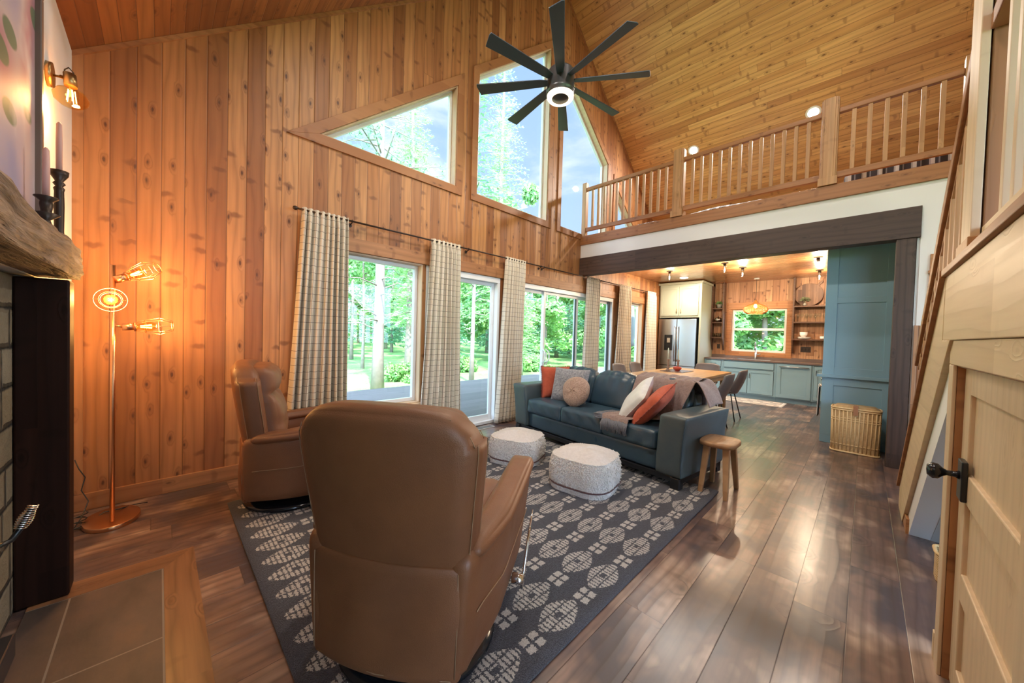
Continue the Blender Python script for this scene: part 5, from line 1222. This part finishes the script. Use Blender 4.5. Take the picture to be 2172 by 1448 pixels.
swplate(2.665,2.735,1.12,1.24,'single dark outlet plate under the left kitchen shelf',1)
swplate(.86,1.04,1.12,1.245,'wide dark switch plate under the right kitchen shelf',3)
# kitchen rug
t=thing('runner_rug','pale striped cotton runner rug in front of the sink cabinets','rug',(9.30,1.75,0)); b=B(); b.box(8.98,9.66,1.22,2.62,.0005,.008); b.make('runner','krug',t,local=False)
b=B(); rnd=random.Random(9)
for k in range(60):
    x=8.985+.0113*k; b.tube([(x,1.22,.004),(x+rnd.uniform(-.01,.01),1.16,.002)],[.004,.002],4)
b.make('tassels','white_cloth',t,local=False)
# ================================================================== DINING TABLE AND CHAIRS
t=thing('dining_table','square-edged pale pine dining table behind the sofa','table',(6.45,2.25,0))
TX0,TX1,TY0,TY1=-1.12,1.12,-.50,.55
b=B(); b.box(TX0,TX1,TY0,TY1,.715,.752); b.make('tabletop','table',t,bevel=.006)
b=B(); b.box(TX0+.03,TX1-.03,TY0+.03,TY1-.03,.63,.714); b.make('apron','table',t,bevel=.003)
for (x,y) in ((TX0+.06,TY0+.06),(TX1-.15,TY0+.06),(TX0+.06,TY1-.15),(TX1-.15,TY1-.15)): b=B(); b.box(x,x+.09,y,y+.09,0,.629); b.make('leg','table',t,bevel=.004)
def dchair(loc,rz,label,src=None):
    if src is not None:
        c=copy_tree(src); c.location=loc; c.rotation_euler=(0,0,rz); c['label']=label; return c
    t=thing('dining_chair',label,'chair',loc,rz,'grey bucket chairs around the dining table')
    def fn(u,v):   # v: 0 front of seat .. 1 top of back ; facing +x
        w=2*u-1
        if v<.5: k=v/.5; x=.22-.40*k; z=.455-.02*math.sin(PI*k)+.05*abs(w)**3*k; y=w*(.20+.03*k)
        else:
            k=(v-.5)/.5; x=-.18-.10*math.sin(k*PI/2)-.03*k+.09*(abs(w)**2.5)*(1-.35*k); z=.455+.40*k**1.05+.06*abs(w)**3*(1-k)-.03*abs(w)**4*k; y=w*(.23+.01*k-.025*k**3)
        return Vector((x,y,z))
    b=B(); b.grid(fn,18,24); b.make('bucket_seat','chair_vinyl',t,solid=.022)
    for sx in (-1,1):
        for sy in (-1,1):
            b=B(); b.tube([(sx*.10-.02,sy*.11,.435),(sx*.18-.03,sy*.20,.0)],.009,8); b.make('leg','black',t)
    return t
c0=dchair((5.08,2.02,0),0,'grey bucket chair at the near end of the dining table, its back to the sofa')
dchair((5.95,1.66,0),PI/2,'grey bucket chair on the kitchen side of the table, nearer of two',c0)
dchair((6.95,1.70,0),PI/2,'grey bucket chair on the kitchen side of the table, farther of two',c0)
dchair((7.80,2.30,0),PI,'grey bucket chair at the far end of the table before the refrigerator',c0)
dchair((6.05,2.98,0),-PI/2,'grey bucket chair on the window side of the table, nearer of two',c0)
dchair((6.75,3.0,0),-PI/2,'grey bucket chair on the window side of the table, farther of two',c0)
b=B(); b.box(6.42,6.98,2.22,2.62,.7525,.762); tag(b.make('serving_board','counter',bevel=.004),'dark wooden tray in the middle of the dining table','tray')
for (x,y,h,l) in ((6.60,2.545,.21,'turned candle holder on the dining table, left and taller'),(6.80,2.44,.19,'turned candle holder on the dining table, right and shorter')):
    b=B(); b.lathe([(.038,0),(.036,.012),(.018,.022),(.030,.045),(.016,.06),(.026,.085),(.015,.105),(.024,.13),(.014,.15),(.027,h-.02),(.028,h),(.010,h),(.001,h-.01)],(0,0,0),18); o=b.make('candle_holder','turned'); o.location=(x,y,.7625); tag(o,l,'candle holder')
    b=B(); b.lathe([(.0115,0),(.0115,.18),(.004,.21),(.001,.212)],(0,0,0),12); o=b.make('taper_candle','candle_mint'); o.location=(x,y,.7627+h-.008); tag(o,l.replace('turned candle holder','pale mint candle').replace('left and taller','in the left holder').replace('right and shorter','in the right holder'),'candle')
b=B(); b.lathe([(.04,0),(.035,.01),(.06,.022),(.072,.045),(.068,.075),(.062,.075),(.066,.048),(.05,.022),(.001,.018)],(0,0,0),24); o=b.make('bowl','coral'); o.location=(6.66,2.40,.7625); tag(o,'coral red bowl on the tray on the dining table','bowl')
# nook basket
t=thing('storage_basket','pale woven basket inside the nook under the stairs','basket',(3.22,-.43,0)); b=B(); b.grid(lambda u,v: Vector((rr(1,u)[0]*.55,rr(1,u)[1]*.45,.0+.16*v)),60,4,lambda u,v:(u*.7,v*.16)); b.make('woven_body','wicker',t); b=B(); b.tube([(rr(1,j/40)[0]*.56,rr(1,j/40)[1]*.46,.16) for j in range(40)],.009,6,closed=True); b.make('rim','cane',t)
# ================================================================== OUTSIDE
b=B(); b.box(-6,16,YW+.1405,8.35,-.22,-.075); struct('floor_deck',b,'deck','grey boarded deck outside the patio doors')
b=B()
def gr(u,v):
    x=-60+160*u; y=-30+120*v; d=max(0,math.hypot(x-4,y-4)-8); return Vector((x,y,-.42+.10*mnoise.noise(Vector((x*.15,y*.15,0)))*min(1,d/6)+.012*d))
b.grid(gr,80,60); o=b.make('meadow','grass'); o['kind']='stuff'; tag(o,'sunlit green meadow around the house','grass')
def trunk_mesh(h,r,rnd,bend=.15,dead=0):
    b=B(); pts=[(bend*math.sin(i*.9+rnd.random()*0)*i/10,bend*math.cos(i*.7)*i/12,h*i/10-.3*(i==0)) for i in range(11)]
    b.tube(pts,[r*1.25 if i==0 else r*(1-.75*i/10) for i in range(11)],10)
    for k in range(dead):
        z=rnd.uniform(.12,.62)*h; a=rnd.uniform(0,2*PI); L=rnd.uniform(.5,1.6); c_,s_=math.cos(a),math.sin(a)
        b.tube([(0,0,z),(c_*L*.5,s_*L*.5,z+rnd.uniform(-.05,.25)),(c_*L,s_*L,z+rnd.uniform(-.1,.45))],[.025,.014,.004],4)
    return b
def spray(b,p,d,L,W_,rnd,n_=7,droop=.25,size=.10):
    # needle spray: small quads either side of a branch direction
    d=Vector(d).normalized(); s=d.cross(Vector((0,0,1))); s=s.normalized() if s.length>.01 else Vector((1,0,0))
    for i in range(n_):
        f=(i+.5)/n_; q=Vector(p)+d*L*f+Vector((0,0,-droop*L*f*f)); 
        for sd in (-1,1):
            e=(s*sd*W_*(1-f*.7)*rnd.uniform(.7,1.2)+d*size*.8+Vector((0,0,rnd.uniform(-.6,.1)*size))); n2=Vector((rnd.uniform(-1,1),rnd.uniform(-1,1),rnd.uniform(-.2,1))).normalized()*size*.28
            b.add([q-n2,q+e*.5-n2*.6,q+e,q+e*.5+n2*.8+d*size*.1],[(0,1,2,3)])
def conifer(h,r,whorls,rnd,z0=.08,size=.16,dens=9):
    f=B()
    for k in range(whorls):
        t_=k/whorls; z=h*(z0+(1-z0)*t_); R_=r*(1-t_)**.85*rnd.uniform(.8,1.1)+.12; nb=max(4,int(dens*(1-t_*.5)))
        for j in range(nb):
            a=2*PI*j/nb+rnd.uniform(-.3,.3)+k; d=Vector((math.cos(a),math.sin(a),rnd.uniform(-.15,.3)))
            spray(f,(0,0,z+rnd.uniform(-.1,.1)),d,R_,size*1.6,rnd,max(3,int(R_/size*1.15)),.22,size)
    return f
def crown_cluster(n_,R_,zc,H_,L,rnd,center=(0,0)):
    f=B()
    cl=[(Vector((max(-.7,min(.7,rnd.gauss(0,.45)))*R_+center[0],max(-.7,min(.7,rnd.gauss(0,.45)))*R_+center[1],zc+rnd.uniform(-1,1)*H_)),rnd.uniform(.25,.5)*R_*.8) for i in range(18)]
    for i in range(n_):
        c,rr_=cl[i%len(cl)]; d=Vector((rnd.gauss(0,1),rnd.gauss(0,1),rnd.gauss(0,1))).normalized(); p=c+d*rr_*rnd.uniform(.55,1)
        s=Vector((rnd.gauss(0,1),rnd.gauss(0,1),rnd.gauss(0,1))).normalized()*L; t_=d.cross(s).normalized()*L*.55; f.add([p-s,p+t_,p+s,p-t_],[(0,1,2,3)])
    return f
def star(b,c,L,n_,rnd,w=.010):
    for i in range(n_):
        d=Vector((rnd.gauss(0,1),rnd.gauss(0,1),rnd.gauss(.2,.8))).normalized(); s=d.orthogonal().normalized()*w; b.add([c-s,c+s,c+d*L],[(0,1,2)])
def tree(name,label,cat,loc,tb,fb,lm,rz=0,sc=1,group=None):
    t=thing(name,label,cat,loc,rz,group); t.scale=(sc,)*3
    if tb: tb.make('trunk','trunk',t)
    if fb: fb.make('foliage',lm,t)
    return t
def dup(o,loc,rz,sc,label):
    c=copy_tree(o); c.location=loc; c.rotation_euler=(0,0,rz); c.scale=(sc[0],sc[0],sc[1]) if hasattr(sc,'__len__') else (sc,)*3; c['label']=label; return c
rnd=random.Random(11)
G='trees beyond the deck'
# pine with a bare lower trunk, crown seen in the triangular window
f=B(); tb=trunk_mesh(13,.165,rnd,.10,34)
for k in range(46):
    z=rnd.uniform(5.6,13); a=rnd.uniform(0,2*PI); L=rnd.uniform(.9,2.6)*(1-.5*(z-5.6)/9); d=Vector((math.cos(a),math.sin(a),rnd.uniform(-.05,.4))); tb.tube([(0,0,z),Vector((0,0,z))+d*L],[.03,.008],4)
    for q in range(9):
        star(f,Vector((0,0,z))+d*L*rnd.uniform(.35,1.08)+Vector((rnd.gauss(0,.16),rnd.gauss(0,.16),rnd.gauss(0,.12))),.20,34,rnd,.008)
tree('pine_tree','pale barked pine just beyond the deck, trunk in the picture window','tree',(4.55,10.1,-.42),tb,f,'leaf_d')
# slender trunk in the first patio door
f=conifer(11,1.5,22,rnd,.42,.2,6); tree('slender_tree','slender bare trunk seen through the left patio door','tree',(7.9,9.9,-.42),trunk_mesh(11.5,.085,rnd,.06,14),f,'leaf_b')
# larch in the tall window
f=conifer(15.5,2.1,64,rnd,.16,.17,9); LR=tree('larch_tree','tall feathery green larch filling the left of the tall gable window','tree',(11.2,12.2,-.4),trunk_mesh(15.5,.16,rnd,.08,10),f,'leaf_c')
dup(LR,(6.9,12.6,-.4),1.2,(.9,.83),'larch at the right edge of the triangular gable window')
dup(LR,(10.9,8.8+1.5,-.4),2.9,(.42,.30),'short bushy larch beside the sliding door stile')
# base variants for the forest
V=[]
V.append(('conifer_tree','leaf_b',tree('conifer_tree','dark conifer standing behind the slender trunk','tree',(13.5,21,-.2),trunk_mesh(9,.12,rnd),conifer(9.5,1.9,34,rnd,.05,.26,9),'leaf_b',group=G)))
V.append(('broadleaf_tree','leaf_a',tree('broadleaf_tree','bright leafy tree at the left edge of the far treeline','tree',(3.5,24,0),trunk_mesh(8,.13,rnd,.2),crown_cluster(5200,2.3,5.0,3.4,.15,rnd),'leaf_a',group=G)))
V.append(('birch_tree','leaf_a',tree('birch_tree','thin pale trunked tree seen right of the big pine trunk','tree',(7.5,20,0),trunk_mesh(10,.09,rnd,.15,18),crown_cluster(3600,1.8,7.2,2.2,.14,rnd),'leaf_a',group=G)))
V.append(('shrub','leaf_a',tree('shrub','low leafy shrub at the near edge of the meadow','shrub',(2.6,9.6,-.42),None,crown_cluster(2600,.8,.35,.25,.075,rnd),'leaf_a')))
kinds=[('conifer','dark conifer'),('leafy tree','bright leafy tree'),('thin tree','thin pale trunked tree'),('shrub','leafy shrub')]
r2=random.Random(21); cnt=0; spots=[(13.5,21),(3.5,24),(7.5,20),(10.5,15.5),(17,16.5),(15.5,12.5),(20.5,12.5),(23,15),(18.5,9.5),(6.3,15.5),(24,4.5),(25,1.5),(20.5,1.6)]
for i in range(500):
    ang=math.radians(r2.uniform(14,87)); dist=r2.uniform(20,46); x,y=math.cos(ang)*dist,math.sin(ang)*dist
    if cnt>=84 or min(math.hypot(x-a,y-c) for a,c in spots)<2.9: continue
    spots.append((x,y))
    k=r2.choice((0,0,1,1,2,0)); cnt+=1
    ctx='in the far treeline beyond the meadow'
    dup(V[k][2],(x,y,.0+.012*dist-.42),r2.uniform(0,6.3),(r2.uniform(.85,1.15),r2.uniform(.55,.72) if 26<math.degrees(ang)<46 else r2.uniform(.85,1.35)),'%s %s'%(kinds[k][1],ctx))
# nearer trees in the meadow behind doors and around
for (x,y,k,s1,s2,l) in ((10.5,15.5,0,.75,.6,'dark young conifer right of the big pine trunk'),(17,16.5,0,1.0,.9,'dark conifer behind the second patio door'),(15.5,12.8,1,.85,.62,'bright leafy tree close behind the second patio door'),(20.5,12.5,1,1.0,.9,'bright leafy tree behind the middle dining curtain'),(23,15,0,1.0,1.0,'bluish conifer behind the dining windows'),(18.5,9.5,1,.8,.75,'bright leafy tree behind the window nearest the refrigerator'),(6.3,15.5,2,.8,.8,'thin trunked tree left of the big pine trunk')):
    dup(V[k][2],(x,y,-.35),x,(s1,s2),l)
for (x,y,s,l) in ((5.9,11.4,.8,'leafy shrub right of the big pine trunk'),(9.6,12.6,.9,'leafy shrub in the meadow behind the slender trunk'),(12.5,11.0,1.0,'leafy shrub beyond the deck behind the second patio door')): dup(V[3][2],(x,y,-.42),x,s,l)
# trees behind the kitchen window
for (x,y,k,s1,s2,l) in ((18.2,3.0,1,1.1,.85,'bright leafy tree left of centre behind the kitchen window'),(20.5,1.6,0,1.3,.9,'dark conifer behind the kitchen window'),(17.2,4.4,1,.9,.7,'bright leafy tree at the left edge of the kitchen window'),(19.0,.6,1,1.1,.8,'bright leafy tree at the right edge of the kitchen window'),(24,4.5,0,1.5,1.2,'tall conifer far behind the kitchen window'),(25,1.5,1,1.6,1.2,'broad leafy tree far behind the kitchen window')): dup(V[k][2],(x,y,-.6),y,(s1,s2),l)
# closed patio umbrella
t=thing('patio_umbrella','closed grey patio umbrella outside the window nearest the refrigerator','umbrella',(10.75,5.35,-.075)); b=B(); b.cyl((0,0,.0),(0,0,2.62),.022,12); b.make('umbrella_pole','bronze',t); b=B(); b.lathe([(.03,2.60),(.07,2.45),(.11,2.0),(.14,1.5),(.10,1.30),(.13,1.15),(.025,1.12)],(0,0,0),18); b.make('umbrella_canopy','outdoor_cloth',t); b=B(); b.lathe([(.001,0.0),(.25,.0),(.25,.05),(.03,.08)],(0,0,0),24); b.make('umbrella_base','bronze',t)
